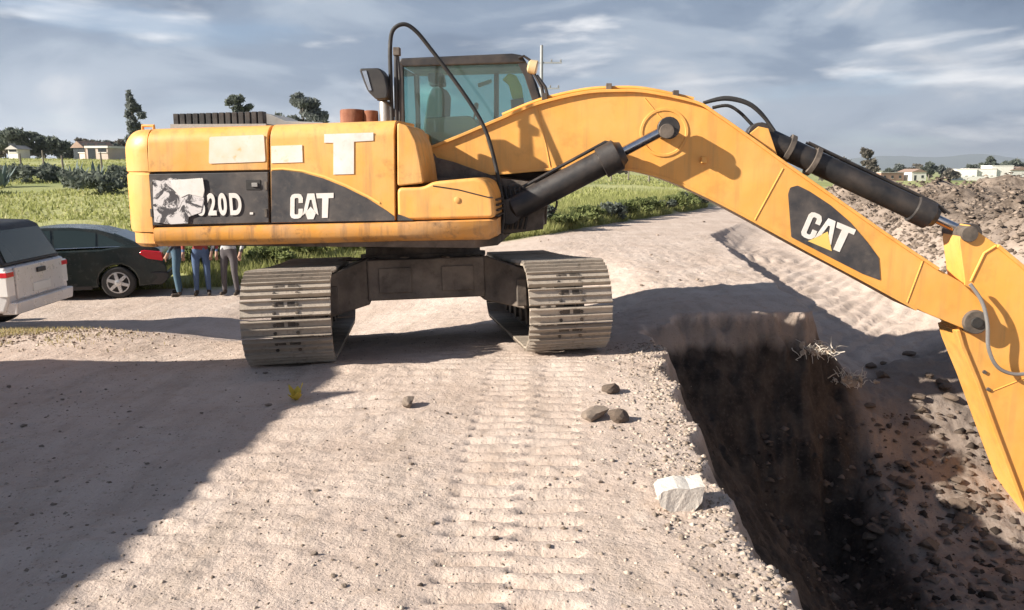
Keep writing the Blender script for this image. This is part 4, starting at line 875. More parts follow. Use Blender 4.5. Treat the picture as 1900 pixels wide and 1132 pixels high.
def sedan():
    x, y, _ = (-9.5, 16.6, 0); hz = H(x + .9, y)
    root = empty('sedan_car', (x, y, hz), R(196)); tag(root, 'dark green sedan parked at the roadside with its tail beside the excavator counterweight', 'car')
    w = .89
    low = [(-2.12, .24), (-2.26, .36), (-2.29, .58), (-2.24, .72), (-2.20, .90), (-2.14, 1.00), (-1.95, 1.045), (-1.5, 1.06), (-1.1, 1.0), (1.0, .96), (1.6, .90), (2.08, .78), (2.24, .62), (2.28, .42), (2.18, .22)]
    low += arch(1.40, .37, .22)[::-1] + arch(-1.38, .37, .22)[::-1]
    fy = lambda s: (lambda px_, pz_: s * (w - .05 * max(0, (pz_ - .62)) / .4 - .05 * max(0, .45 - pz_) / .25 - (.10 if abs(px_) > 2.1 else 0)))
    mb = MB(); mb.prism(low, fy(-1), fy(1)); body = mb.build('body', M['car_green'], root, bevel=.045, seg=3)
    gh = [(-1.88, 1.03), (-1.30, 1.30), (-1.02, 1.385), (-.55, 1.43), (-.1, 1.435), (.25, 1.40), (.55, 1.30), (1.05, .96)]
    gy = lambda s, o=0: (lambda px_, pz_: s * (.80 - .40 * (pz_ - .98) + o))
    mb = MB(); mb.prism(gh, gy(-1), gy(1)); mb.build('roof', M['car_green'], root, bevel=.04, seg=3)
    for s in (-1, 1):
        for q in ([(-1.56, 1.055), (-1.18, 1.25), (-1.05, 1.30), (-1.05, 1.05)], [(-1.0, 1.05), (-1.0, 1.315), (-.62, 1.37), (-.24, 1.378), (-.26, 1.035)], [(-.20, 1.035), (-.18, 1.378), (.16, 1.35), (.44, 1.26), (.80, 1.02)]):
            mb = MB(); mb.prism(q, gy(s, .008), gy(s, -.006)); mb.build('window_pane', M['car_glass'], root, smooth=0)
        mb = MB(); mb.tube([(-1.6, s * .80, 1.045), (-1.0, s * .805, 1.04), (.8, s * .81, 1.005)], .010, 6); mb.build('belt_trim', M['chrome'], root)
        for xx in (-.20, .88):
            mb = MB(); mb.box(xx - .075, xx + .075, s * .872 - .012, s * .872 + .02, .86, .89); mb.build('door_handle', M['car_green'], root, bevel=.006)
        for xx in (-1.02, -.22, .92):
            mb = MB(); mb.box(xx - .004, xx + .004, s * .889 - .006, s * .889 + .006, .30, .62); mb.build('door_gap', M['plastic_black'], root)
        mb = MB(); mb.prism(rounded([(-2.245, .74), (-2.215, .93), (-1.86, .97), (-1.80, .90), (-1.95, .79)], .03), s * .60, s * .868); mb.build('tail_light', M['tail_red'], root, bevel=.02)
        mb = MB(); mb.prism(rounded([(.75, 1.0), (.80, 1.12), (.95, 1.12), (.98, 1.02)], .02), s * .80, s * 1.0); mb.build('wing_mirror', M['car_green'], root, bevel=.02)
        mb = MB(); mb.box(-.9, .9, s * .86 - .01, s * .86 + .01, .20, .27); mb.build('sill', M['plastic_black'], root)
        for xx in (-1.38, 1.40): wheel(root, xx, s * .79, .325, .325, .21, s)
    for q, yy in (([(-1.86, 1.045), (-1.33, 1.292)], .70), ([(1.02, .985), (.56, 1.285)], .72)):
        sg = -1 if q[0][0] < 0 else 1
        mb = MB(); (x0, z0), (x1, z1) = q; mb.loft([[(x0 + sg * .01, -yy, z0 + .012), (x0 + sg * .01, yy, z0 + .012), (x0 - sg * .02, yy, z0), (x0 - sg * .02, -yy, z0)], [(x1 + sg * .01, -yy + .1, z1 + .012), (x1 + sg * .01, yy - .1, z1 + .012), (x1 - sg * .02, yy - .1, z1), (x1 - sg * .02, -yy + .1, z1)]]); mb.build('rear_window' if sg < 0 else 'windscreen', M['car_glass'], root, smooth=0)
    mb = MB(); mb.prism([(-2.18, .24), (-2.31, .36), (-2.32, .50), (-2.1, .52), (-1.85, .50), (-1.80, .26)], -.80, .80); mb.build('rear_bumper', M['plastic_black'], root, bevel=.03)
    mb = MB(); mb.box(-2.285, -2.255, -.26, .26, .70, .82); mb.build('number_plate', M['plate_white'], root, bevel=.004)
    return root
sedan()

def pickup():
    x, y = -9.75, 12.1; hz = H(x + 1.2, y)
    root = empty('pickup_truck', (x, y, hz), R(180 + 4)); tag(root, 'silver pickup truck with a black canopy, cut off by the left edge', 'pickup')
    w = .90
    low = [(-2.45, .42), (-2.52, .60), (-2.50, 1.08), (-.8, 1.10), (1.0, 1.08), (1.5, 1.04), (2.3, .95), (2.45, .75), (2.45, .42)]
    low += [(a, b + .06) for a, b in arch(1.55, .44, .36)[::-1]] + [(a, b + .06) for a, b in arch(-1.45, .44, .36)[::-1]]
    fy = lambda s: (lambda px_, pz_: s * (w - .04 * max(0, pz_ - .85) / .25 - .03 * max(0, .6 - pz_)))
    mb = MB(); mb.prism(low, fy(-1), fy(1)); mb.build('body', M['car_silver'], root, bevel=.05, seg=3)
    gy = lambda s, o=0: (lambda px_, pz_: s * (.84 - .30 * (pz_ - 1.08) + o))
    mb = MB(); mb.prism([(-.72, 1.06), (-.66, 1.72), (-.3, 1.78), (.5, 1.74), (1.25, 1.06)], gy(-1), gy(1)); mb.build('cab_roof', M['car_silver'], root, bevel=.05)
    can = [(-2.46, 1.085), (-2.20, 1.62), (-2.08, 1.68), (-.78, 1.72), (-.76, 1.085)]
    cg = lambda s, o=0: (lambda px_, pz_: s * (.86 - .20 * (pz_ - 1.08) + o))
    mb = MB(); mb.prism(can, cg(-1), cg(1)); cp = mb.build('canopy', M['plastic_black'], root, bevel=.04)
    for s in (-1, 1):
        mb = MB(); mb.prism(rounded([(-2.16, 1.18), (-2.02, 1.55), (-.95, 1.58), (-.92, 1.18)], .05), cg(s, .008), cg(s, -.004)); mb.build('window_pane', M['car_glass'], cp, smooth=0)
        for q in ([(-.58, 1.14), (-.54, 1.64), (.05, 1.66), (.05, 1.14)], [(.12, 1.14), (.12, 1.66), (.46, 1.64), (1.05, 1.14)]):
            mb = MB(); mb.prism(q, gy(s, .008), gy(s, -.004)); mb.build('window_pane', M['car_glass'], root, smooth=0)
        mb = MB(); mb.prism(rounded([(-2.525, .66), (-2.52, 1.03), (-2.40, 1.03), (-2.38, .66)], .02), s * .70, s * .905); tl = mb.build('tail_light', M['lamp_clear'], root, bevel=.015)
        mb = MB(); mb.prism([(-2.530, .94), (-2.528, 1.01), (-2.37, 1.01), (-2.37, .94)], s * .715, s * .912); mb.build('red_lens', M['tail_red'], tl, bevel=.006)
        for xx in (-1.45, 1.55): wheel(root, xx, s * .80, .37, .37, .24, s)
        mb = MB(); mb.prism([(a, b + .06) for a, b in arch(-1.45, .47, .36)] + [(a, b + .06) for a, b in arch(-1.45, .43, .36)[::-1]], s * .86, s * .925); mb.build('wheel_arch', M['plastic_black'], root)
        mb = MB(); mb.prism([(.9, 1.12), (.92, 1.32), (1.08, 1.30), (1.1, 1.12)], s * .86, s * 1.08); mb.build('wing_mirror', M['plastic_black'], root, bevel=.02)
    # back: tailgate, glass, bumper
    mb = MB(); mb.box(-2.545, -2.50, -.69, .69, .60, 1.07); tg = mb.build('tailgate', M['car_silver'], root, bevel=.015)
    mb = MB(); mb.box(-2.575, -2.54, -.12, .12, .93, 1.00); mb.build('tailgate_handle', M['plastic_black'], tg, bevel=.008)
    mb = MB(); mb.box(-2.556, -2.54, -.26, .26, .66, .78); mb.build('number_plate', M['plate_white'], tg, bevel=.003)
    mb = MB(); mb.loft([[(-2.455, -.74, 1.14), (-2.455, .74, 1.14), (-2.43, .74, 1.14), (-2.43, -.74, 1.14)], [(-2.245, -.66, 1.58), (-2.245, .66, 1.58), (-2.22, .66, 1.58), (-2.22, -.66, 1.58)]]); mb.build('rear_window', M['car_glass'], cp, smooth=0)
    mb = MB(); mb.prism([(-2.60, .40), (-2.62, .58), (-2.40, .58), (-2.38, .40)], -.86, .86); mb.build('rear_bumper', M['car_silver'], root, bevel=.02)
    mb = MB(); mb.box(-2.35, 2.3, -.6, .6, .34, .46); mb.build('chassis', M['frame_dark'], root)
pickup()

def dump_truck():
    """stands just left of the photograph; its shadow lies across the foreground"""
    root = empty('dump_truck', (-7.72, 3.95, H(-7, 4)), R(90)); tag(root, 'orange dump truck parked out of view left of the pale dirt road', 'truck')
    mb = MB(); mb.prism([(-3.1, 1.15), (-2.9, 2.62), (.55, 2.75), (.85, 3.0), (.9, 1.15)], -1.22, 1.22); bed = mb.build('bed', M['truck_orange'], root, bevel=.03)
    for k in range(5):
        for s in (-1, 1):
            mb = MB(); mb.box(-2.7 + .78 * k, -2.6 + .78 * k, s * 1.25 - .035, s * 1.25 + .035, 1.2, 2.55); mb.build('bed_rib', M['truck_orange'], bed, bevel=.01)
    mb = MB(); mb.prism([(.95, .75), (.95, 2.78), (1.2, 2.85), (2.35, 2.80), (2.62, 2.1), (2.75, 1.8), (2.75, .75)], -1.2, 1.2); cb = mb.build('cab', M['truck_orange'], root, bevel=.06)
    for s in (-1, 1):
        mb = MB(); mb.prism([(1.3, 1.9), (1.3, 2.6), (2.2, 2.6), (2.42, 1.9)], s * 1.195, s * 1.21); mb.build('window_pane', M['car_glass'], cb)
        for xx in (-2.1, -.8, 2.0): wheel(root, xx, s * 1.02, .52, .52, .34, s, 5, 'grey_metal')
    mb = MB(); mb.box(-3.0, 2.7, -.5, .5, .7, 1.1); mb.build('chassis', M['frame_dark'], root, bevel=.02)
    mb = MB(); mb.box(2.62, 2.7, -1.0, 1.0, 1.95, 2.2); mb.build('windscreen', M['car_glass'], cb)
dump_truck()

# ------------------------------------------------------------------ people behind the machine
def person(x, y, facing, stance, mats, label, lean=0.0, arms=(0.10, 0.10)):
    z0 = H(x, y); root = empty('person', (x, y, z0), facing); tag(root, label, 'person', None)
    V = []; E = []; RR = []
    def j(p, r, par=None):
        V.append(p); RR.append(r)
        if par is not None: E.append((par, len(V) - 1))
        return len(V) - 1
    ly = lean
    pel = j((0, 0, .93), (.155, .125)); w1 = j((ly * .3, 0, 1.08), (.145, .115), pel); ch = j((ly * .7, 0, 1.30), (.165, .125), w1); nk0 = j((ly, 0, 1.45), (.085, .08), ch)
    nk = j((ly * 1.05, 0, 1.52), (.055, .058), nk0); h0 = j((ly * 1.1 + .015, 0, 1.60), (.078, .085), nk); j((ly * 1.1 + .01, 0, 1.70), (.075, .09), h0)
    for s in (-1, 1):
        hip = j((0, s * .10, .86), (.10, .10), pel); kn = j((.03, s * (.10 + stance * .5), .48), (.068, .068), hip); an = j((-.01, s * (.10 + stance), .10), (.05, .05), kn)
        hl = j((-.03, s * (.10 + stance), .045), (.045, .045), an); j((.15, s * (.12 + stance), .04), (.04, .038), hl)
        sh_ = j((ly * .9, s * .185, 1.40), (.062, .062), nk0); el = j((ly * .6 - .03, s * (.23 + arms[0]), 1.12), (.045, .045), sh_); wr = j((ly * .6 + .12, s * (.22 + arms[1]), .90), (.032, .032), el); pm = j((ly * .6 + .15, s * (.22 + arms[1]), .83), (.028, .04), wr)
        for k, (dy, ln) in enumerate(((-.025, .060), (-.008, .072), (.010, .068), (.026, .052))): a = j((ly * .6 + .165, s * (.22 + arms[1]) + dy, .775), (.009, .009), pm); j((ly * .6 + .155, s * (.22 + arms[1]) + dy, .775 - ln * .6), (.008, .008), a)
        j((ly * .6 + .205, s * (.20 + arms[1]), .80), (.010, .010), pm)
    me = bpy.data.meshes.new('body'); bm = bmesh.new(); sk = bm.verts.layers.skin.verify(); bv = [bm.verts.new(v) for v in V]
    for i, b in enumerate(bv): b[sk].radius = RR[i]; b[sk].use_root = (i == 0)
    for a, b in E: bm.edges.new((bv[a], bv[b]))
    bm.to_mesh(me); bm.free(); o = bpy.data.objects.new('body', me); COL.objects.link(o)
    o.modifiers.new('skin', 'SKIN').use_smooth_shade = True; sb = o.modifiers.new('sub', 'SUBSURF'); sb.levels = 2; sb.render_levels = 2
    bpy.context.view_layer.update(); m2 = bpy.data.meshes.new_from_object(o.evaluated_get(bpy.context.evaluated_depsgraph_get()))
    o.modifiers.clear(); o.data = m2; m2.materials.clear()
    for m_ in (mats[0], mats[1], M['skin'], M['boot'], M['hair']): m2.materials.append(m_)
    idx = []
    for p in m2.polygons:
        c = p.center; k = 0 if c.z < .97 else 1
        if c.z < .11: k = 3
        if abs(c.y) > .285 and c.z < .92 and c.z > .6: k = 2
        if c.z > 1.49: k = 2
        if c.z > 1.70 or (c.z > 1.56 and c.x < ly * 1.1 - .01): k = 4
        idx.append(k)
    m2.polygons.foreach_set('material_index', idx); m2.polygons.foreach_set('use_smooth', [True] * len(idx)); o.parent = root
    hx = ly * 1.1
    mb = MB(); mb.loft([[(hx + .085, -.016, 1.60), (hx + .085, .016, 1.60), (hx + .07, .016, 1.595), (hx + .07, -.016, 1.595)], [(hx + .112, -.014, 1.605), (hx + .112, .014, 1.605), (hx + .07, .014, 1.60), (hx + .07, -.014, 1.60)], [(hx + .085, -.007, 1.655), (hx + .085, .007, 1.655), (hx + .07, .007, 1.655), (hx + .07, -.007, 1.655)]]); mb.build('nose', M['skin'], root)
    for s in (-1, 1):
        mb = MB(); mb.lathe((hx + .005, s * .072, 1.63), (0, s, 0), [(0, .028), (.012, .03), (.018, .012)], 10); mb.build('ear', M['skin'], root)
        mb = MB(); mb.lathe((hx + .082, s * .032, 1.645), (1, 0, 0), [(0, .013), (.006, .008)], 8); mb.build('eye', M['hair'], root)
    mb = MB(); mb.box(hx + .078, hx + .088, -.024, .024, 1.562, 1.570); mb.build('mouth', M['shirt_red'], root)
    return root
for (px_, py_, st_w, mats, lab, ln, fac) in ((332, 534, .16, (M['jeans_teal'], M['shirt_dark']), 'person in teal jeans standing legs apart beside the dark sedan', .06, R(200)),
                                            (376, 532, .02, (M['jeans_blue'], M['shirt_red']), 'person in bright blue jeans between two others behind the excavator', .0, R(-75)),
                                            (428, 530, .04, (M['trousers_grey'], M['shirt_pale']), 'person in dark grey trousers nearest to the left crawler track', .0, R(-100))):
    d = ray(px_, py_); Yp = 16.6; q = onY(px_, py_, Yp); person(q[0], Yp, fac, st_w, mats, lab, ln)

ORD = ['leftmost', 'second from left', 'third from left', 'fourth from left', 'fifth from left', 'sixth from left', 'seventh from left', 'eighth from left', 'ninth from left', 'tenth from left', 'eleventh from left', 'twelfth from left', 'thirteenth from left', 'fourteenth from left', 'fifteenth from left', 'rightmost']
# ------------------------------------------------------------------ plants
def leaf_cloud(centers, radii, n, size, rng, flat=0.8):
    """n small leaf sprays scattered in ellipsoids, more of them near the surface"""
    centers = np.array(centers, float); radii = np.array(radii, float)
    vol = radii.prod(1) ** .8; pick = rng.choice(len(centers), n, p=vol / vol.sum())
    d = rng.normal(size=(n, 3)); d /= np.linalg.norm(d, axis=1)[:, None]; r = rng.uniform(.25, 1, n) ** .55
    p = centers[pick] + d * r[:, None] * radii[pick]
    a = rng.normal(size=(n, 3)); a /= np.linalg.norm(a, axis=1)[:, None]; b = np.cross(a, rng.normal(size=(n, 3))); b /= np.linalg.norm(b, axis=1)[:, None]
    s = size * rng.uniform(.6, 1.4, n)[:, None]
    V = np.stack([p - a * s, p + b * s * .45, p + a * s, p - b * s * .45], 1).reshape(-1, 3)
    F = np.arange(4 * n).reshape(-1, 4); return V, F
def tree(name, label, x, y, h, blobs, n, size, leaf, trunk_r=.18, lean=0.0, group=None, z=None, seed=1, wide_=1.25):
    rng = np.random.default_rng(seed); z = H(x, y) if z is None else z
    root = empty(name, (x, y, z - .05)); tag(root, label, 'tree', group)
    mb = MB(); tp = [(0, 0, 0)]
    for k in range(1, 6): t = k / 5; tp.append((lean * h * t * t + rng.normal() * .02 * h, rng.normal() * .02 * h, h * .92 * t))
    mb.tube(tp, [trunk_r * (1 - .82 * k / 5) for k in range(6)], 8)
    cs = []; rs = []
    for (bx_, bz_, rx, rz) in blobs:
        bx_ *= wide_; rx *= wide_
        c = (bx_ * h + lean * h * bz_ * bz_, rng.uniform(-.25, .25) * rx * h, bz_ * h); cs.append(c); rs.append((rx * h, rx * h, rz * h))
        t = max(.12, bz_ - rx * 1.2); k = t * 5; i = min(4, int(k)); f = k - i; q = Vector(tp[i]).lerp(Vector(tp[i + 1]), min(1, f))
        mb.tube([q, q.lerp(Vector(c), .5) + Vector((0, 0, -.02 * h)), Vector(c)], [trunk_r * .35, trunk_r * .22, trunk_r * .08], 6)
    mb.build('trunk', M['bark'], root)
    sub_c = []; sub_r = []
    for c, r in zip(cs, rs):
        for k in range(7):
            d = rng.normal(size=3); d /= np.linalg.norm(d); q = rng.uniform(.35, .8); sub_c.append(np.array(c) + d * np.array(r) * q); sub_r.append(np.array(r) * rng.uniform(.28, .5))
    V, F = leaf_cloud(sub_c, sub_r, n, size, rng); o = mesh_from_arrays('crown', V, F, M[leaf], None, root); return root
def at_tree(px_, top, Y): q = onY(px_, top, Y); return q[0], Y, q[2]
def T(px_, top, Y, name, label, blobs, n, size, leaf, **kw):
    x, y, zt = at_tree(px_, top, Y); z = H(x, y); tree(name, label, x, y, max(1.5, zt - z), blobs, n, size, leaf, z=z, **kw)
slim = [(0, .90, .05, .10), (.01, .76, .075, .10), (-.02, .62, .07, .09), (.12, .66, .05, .07), (.02, .48, .08, .10), (-.03, .34, .09, .10), (.0, .2, .08, .1)]
roundb = [(0, .78, .20, .16), (-.16, .62, .17, .13), (.17, .66, .16, .13), (.02, .52, .20, .12), (-.05, .9, .12, .08)]
wide = [(0, .70, .30, .22), (-.34, .50, .26, .22), (.32, .52, .26, .22), (.55, .35, .2, .2), (-.55, .34, .2, .2), (0, .38, .3, .25)]
wind = [(.0, .88, .10, .10), (.08, .74, .13, .10), (.05, .56, .13, .10), (.10, .4, .12, .1)]
T(241, 168, 92, 'eucalyptus_tree', 'tall slim grey-green tree standing just left of the counterweight', slim, 2600, .34, 'leaf_grey', trunk_r=.22, seed=11)
T(40, 229, 104, 'bushy_tree', 'dark bushy tree on the ridge at the far left', wide, 2800, .36, 'leaf_dark', trunk_r=.25, seed=12, wide_=1.9)
T(425, 168, 96, 'windblown_tree', 'small dark tree showing behind the black louvre vanes', wind, 2000, .30, 'leaf_dark', trunk_r=.2, lean=.10, seed=13)
T(560, 171, 92, 'round_tree', 'open round tree behind the hood, left of the rusty stacks', roundb, 3000, .30, 'leaf_grey', trunk_r=.25, seed=14)
for k, (px_, tp) in enumerate(((-8, 250), (6, 243), (78, 247), (118, 257), (152, 254), (176, 256), (205, 260), (222, 254))):
    T(px_, tp, 112 + 3 * k, 'ridge_tree', ORD[k] + ' of eight small distant trees along the left ridge', wide if k % 2 else roundb, 1100, .34, ['leaf_grey', 'leaf_brown', 'leaf_dark'][k % 3], trunk_r=.12, seed=30 + k, wide_=1.8, group='trees along the left ridge')
T(1606, 271, 150, 'windblown_tree', 'leaning dark tree above the stick cylinder at right', [(-.10, .90, .10, .09), (-.02, .76, .14, .11), (.08, .58, .17, .12), (.12, .40, .2, .12), (.05, .25, .2, .12)], 2600, .42, 'leaf_brown', trunk_r=.3, lean=.15, seed=50)
T(1562, 286, 158, 'brown_tree', 'brownish bushy tree left of the leaning dark tree', wide, 2000, .42, 'leaf_brown', trunk_r=.3, seed=51)
for k, (px_, tp, Y, lf) in enumerate(((1632, 318, 340, 1), (1648, 312, 330, 2), (1668, 304, 330, 0), (1700, 302, 340, 1), (1726, 300, 330, 2), (1748, 306, 335, 0), (1765, 312, 330, 1), (1780, 318, 420, 0), (1800, 305, 390, 2), (1818, 302, 390, 0), (1838, 289, 380, 2), (1858, 303, 390, 0), (1888, 288, 360, 2), (1905, 300, 370, 0))):
    lab = {1838: 'tallest dark tree behind the white houses at right', 1888: 'tall dark tree at the right edge beside the white houses'}.get(px_, ORD[k] + ' in the row of distant trees beyond the right fields')
    T(px_, tp, Y, 'field_tree', lab, roundb if k % 3 else wide, 1500, .75, ['leaf_grey', 'leaf_brown', 'leaf_dark'][lf], trunk_r=.35, seed=60 + k, group=None if px_ in (1838, 1888) else 'trees beyond the right fields')
for k, (px_, tp, Y) in enumerate(((1045, 330, 75), (1090, 322, 120), (1150, 322, 130), (1215, 320, 140), (1262, 330, 120))):
    T(px_, tp, Y, 'hill_shrub', ORD[k] + ' of five pale shrubs on the slope seen under the boom', wide, 700, .3, 'leaf_brown', trunk_r=.08, seed=80 + k, group='shrubs on the slope under the boom')

def bush(name, label, x, y, w, h, n, size, leaf, group, seed):
    rng = np.random.default_rng(seed); root = empty(name, (x, y, H(x, y) - .03)); tag(root, label, 'bush', group)
    cs = []; rs = []
    for k in range(9): cs.append((rng.uniform(-.8, .8) * w, rng.uniform(-.6, .6) * w, h * rng.uniform(.3, .75))); rs.append((w * rng.uniform(.25, .5), w * rng.uniform(.25, .5), h * rng.uniform(.22, .42)))
    V, F = leaf_cloud(cs, rs, n, size, rng); mesh_from_arrays('foliage', V, F, M[leaf], None, root)
    mb = MB()
    for k in range(6): mb.tube([(0, 0, 0), (cs[k][0] * .5, cs[k][1] * .5, cs[k][2] * .6), cs[k]], [.02, .014, .006], 5)
    mb.build('stems', M['bark'], root)['kind'] = 'stuff'
rb = random.Random(8)
for k in range(13):
    xx = 0.9 + k * .62 + rb.uniform(-.2, .2); yy = float(road_left(xx)) + .9 + rb.uniform(-.2, .5)
    bush('verge_bush', ORD[k] + ' of thirteen leafy bushes in the green verge below the boom', xx, yy, rb.uniform(.45, .8), rb.uniform(.28, .6), 900, .08, 'leaf_bush' if k % 4 else 'leaf_dark', 'bushes along the road verge under the boom', 100 + k)
for k in range(16):
    xx = -14.5 + k * .95 + rb.uniform(-.3, .3); yy = float(road_left(xx)) + 1.6 + rb.uniform(-.3, 1.2)
    bush('roadside_bush', ORD[k] + ' of sixteen low yellow-green bushes on the bank behind the cars', xx, yy, rb.uniform(.5, .9), rb.uniform(.45, .8), 900, .085, 'leaf_bush', 'bushes on the bank behind the cars', 130 + k)
for k in range(10):
    yy = rb.uniform(36, 60); xx = -yy * (.70 - .028 * k)
    bush('field_bush', ORD[k] + ' of ten dark green bushes in the left meadow', xx, yy, rb.uniform(.8, 1.6), rb.uniform(.7, 1.3), 700, .16, 'leaf_dark', 'bushes in the left meadow', 160 + k)
def agave(px_, base, Y, s, seed, label):
    q = onY(px_, base, Y); root = empty('agave_plant', (q[0], Y, H(q[0], Y))); tag(root, label, 'plant', 'agaves in the left meadow'); rg = random.Random(seed)
    for k in range(22):
        a = rg.uniform(0, 6.28); e = rg.uniform(.25, 1.4); ln = s * rg.uniform(.8, 1.2); d = Vector((math.cos(a) * math.cos(e), math.sin(a) * math.cos(e), math.sin(e))); sd_ = Vector((-math.sin(a), math.cos(a), 0)) * s * .075; up = d.cross(sd_).normalized() * s * .03
        P = [Vector((0, 0, 0)) + d * .05, d * ln * .4, d * ln * .75 + Vector((0, 0, -.03 * s)), d * ln + Vector((0, 0, -.02 * s))]
        mb = MB(); mb.loft([[tuple(p + sd_ * w_), tuple(p - up * w_), tuple(p - sd_ * w_), tuple(p + up * .2 * w_)] for p, w_ in zip(P, (.8, 1.1, .7, .05))]); mb.build('leaf', M['agave'], root)
agave(140, 352, 42, 1.3, 1, 'blue-grey spiky agave, larger of the pair in the left meadow')
agave(178, 352, 43, 1.2, 2, 'blue-grey spiky agave nearest to the counterweight')
agave(6, 352, 42, 1.2, 3, 'blue-grey spiky agave at the left edge of the meadow')

def blades(n, sampler, h0, h1, wd, rng, name, mat):
    x, y = sampler(n); z = terrain(x, y)[0] - .01
    n = len(x); a = rng.uniform(0, 6.283, n); h = rng.uniform(h0, h1, n); w = wd * rng.uniform(.6, 1.4, n); ln = h * rng.uniform(.1, .7, n); b = rng.uniform(0, 6.283, n)
    base = np.stack([x, y, z], 1); side = np.stack([np.cos(a), np.sin(a), 0 * a], 1) * w[:, None]; tip = base + np.stack([np.cos(b) * ln, np.sin(b) * ln, h], 1)
    V = np.stack([base - side, base + side, tip], 1).reshape(-1, 3); return mesh_from_arrays(name, V, np.arange(3 * n).reshape(-1, 3), mat, 'stuff')
rg = np.random.default_rng(77)
def s_bank(n):
    x = rg.uniform(-17, 9, n); y = road_left(x) + .1 + rg.exponential(2.6, n); k = vnoise(x * .9, y * .9, 91) > .22; return x[k], y[k]
o = blades(90000, s_bank, .08, .32, .012, rg, 'verge_grass', M['grass_blade']); tag(o, 'long green grass along the far side of the dirt road', 'grass')
def s_field(n):
    y = 20 + 75 * rg.uniform(0, 1, n) ** 1.6; x = y * rg.uniform(-.75, .28, n); k = (y > road_left(x) + 2) & (vnoise(x * .25, y * .25, 93) > .40); return x[k], y[k]
o = blades(90000, s_field, .05, .20, .05, rg, 'meadow_grass', M['grass_blade']); tag(o, 'green meadow grass rising to the left ridge', 'grass')
def s_dry(n):
    q = onZ(40, 640, -.2); x = rg.normal(q[0] - .6, .75, n); y = rg.normal(q[1] + .1, .42, n); k = vnoise(x * 3, y * 3, 95) > .35; return x[k], y[k]
o = blades(5000, s_dry, .02, .075, .006, rg, 'dry_grass', M['grass_dry']); tag(o, 'short dry yellow grass on the stony patch below the pickup', 'grass')

# ------------------------------------------------------------------ stones and clods
RM = {m: [rock_mesh('stone', 200 + 7 * i + j, M[m], 2, .5 if 'clod' in m else .25) for j in range(4)] for i, m in enumerate(('rock_tan', 'clod_brown', 'clod_tan', 'clod_mid'))}
def put_rock(name, label, cat, group, x, y, s, mat, rz, flat=1.0, sink=.35, z=None, sx=1.0):
    o = bpy.data.objects.new(name, RM[mat][int(rz * 10) % 4]); COL.objects.link(o); z = H(x, y, True) if z is None else z
    o.location = (x, y, z + s * .7 * flat * (1 - sink)); o.scale = (s * sx, s, s * flat); o.rotation_euler = (0, 0, rz); tag(o, label, cat, group); return o
def gpt(px_, py_): 
    d = ray(px_, py_); t = np.linspace(2, 60, 2400); x = d[0] * t; y = d[1] * t; z = CAM_H + d[2] * t
    i = int(np.argmax(terrain(x, y, False)[0] >= z)); return (float(x[i]), float(y[i]), float(terrain(x[i:i + 1], y[i:i + 1])[0][0]))
q = gpt(757, 758); put_rock('stone', 'squarish grey-brown stone alone on the sunlit road left of the crawler prints', 'stone', None, q[0], q[1], .082, 'clod_mid', 2.1, 1.0, .25, sx=1.2)
q = gpt(1131, 733); put_rock('dirt_clod', 'dark clod of earth below the right crawler track', 'clod', None, q[0], q[1], .115, 'clod_brown', .4, .75, sx=1.2)
q = gpt(1100, 780); put_rock('dirt_clod', 'grey flat clod, left one of a touching pair near the trench', 'clod', None, q[0], q[1], .135, 'clod_mid', 1.3, .75, sx=1.2)
q = gpt(1128, 780); put_rock('dirt_clod', 'dark clod, right one of a touching pair near the trench', 'clod', None, q[0] + .06, q[1] - .05, .10, 'clod_brown', 2.9, .9)
q = gpt(1256, 940)
bm = bmesh.new(); out_ = [(-.125, .075), (-.11, .02), (-.04, -.03), (.07, -.03), (.115, .03), (.13, .115), (.05, .105), (-.02, .115), (-.10, .10)]
v0 = [bm.verts.new((a_, -.06 + .03 * a_, b_)) for a_, b_ in out_]; bm.faces.new(v0); ex_f = bmesh.ops.extrude_face_region(bm, geom=bm.faces[:])
bmesh.ops.translate(bm, verts=[g for g in ex_f['geom'] if isinstance(g, bmesh.types.BMVert)], vec=(.02, .15, .01))
bmesh.ops.triangulate(bm, faces=bm.faces[:]); bmesh.ops.subdivide_edges(bm, edges=bm.edges[:], cuts=2, use_grid_fill=True); rj = random.Random(3)
for v in bm.verts: v.co += Vector((rj.gauss(0, .0012), rj.gauss(0, .0012), rj.gauss(0, .0012)))
bmesh.ops.recalc_face_normals(bm, faces=bm.faces[:])
me = bpy.data.meshes.new('concrete_block'); bm.to_mesh(me); bm.free(); me.materials.append(M['concrete_pale'])
o = bpy.data.objects.new('concrete_block', me); COL.objects.link(o); o.location = (q[0], q[1], q[2] + .015); o.rotation_euler = (0, 0, .12); tag(o, 'pale block of broken concrete at the brink of the trench', 'block')
rc = random.Random(21)
n = 0
while n < 26:
    px_, py_ = rc.uniform(0, 640), rc.uniform(690, 990)
    if px_ > 620 - (py_ - 690) * 1.15: continue
    q = gpt(px_, py_); put_rock('dirt_clod', 'small dark clod scattered in the broad shadow at lower left', 'clod', 'clods in the foreground shadow', q[0], q[1], rc.uniform(.010, .022) * (1.0 if rc.random() < .8 else 1.7), 'clod_mid', rc.uniform(0, 6), .6, .45, sx=rc.uniform(.8, 1.5)); n += 1
for k in range(44):
    px_, py_ = rc.uniform(560, 1290), rc.uniform(720, 1110); q = gpt(px_, py_)
    put_rock('road_stone', 'small stone lying loose on the sunlit road in front of the excavator', 'stone', 'loose stones on the sunlit road', q[0], q[1], rc.uniform(.010, .024), 'clod_tan' if k % 3 else 'clod_brown', rc.uniform(0, 6), .7, .3)
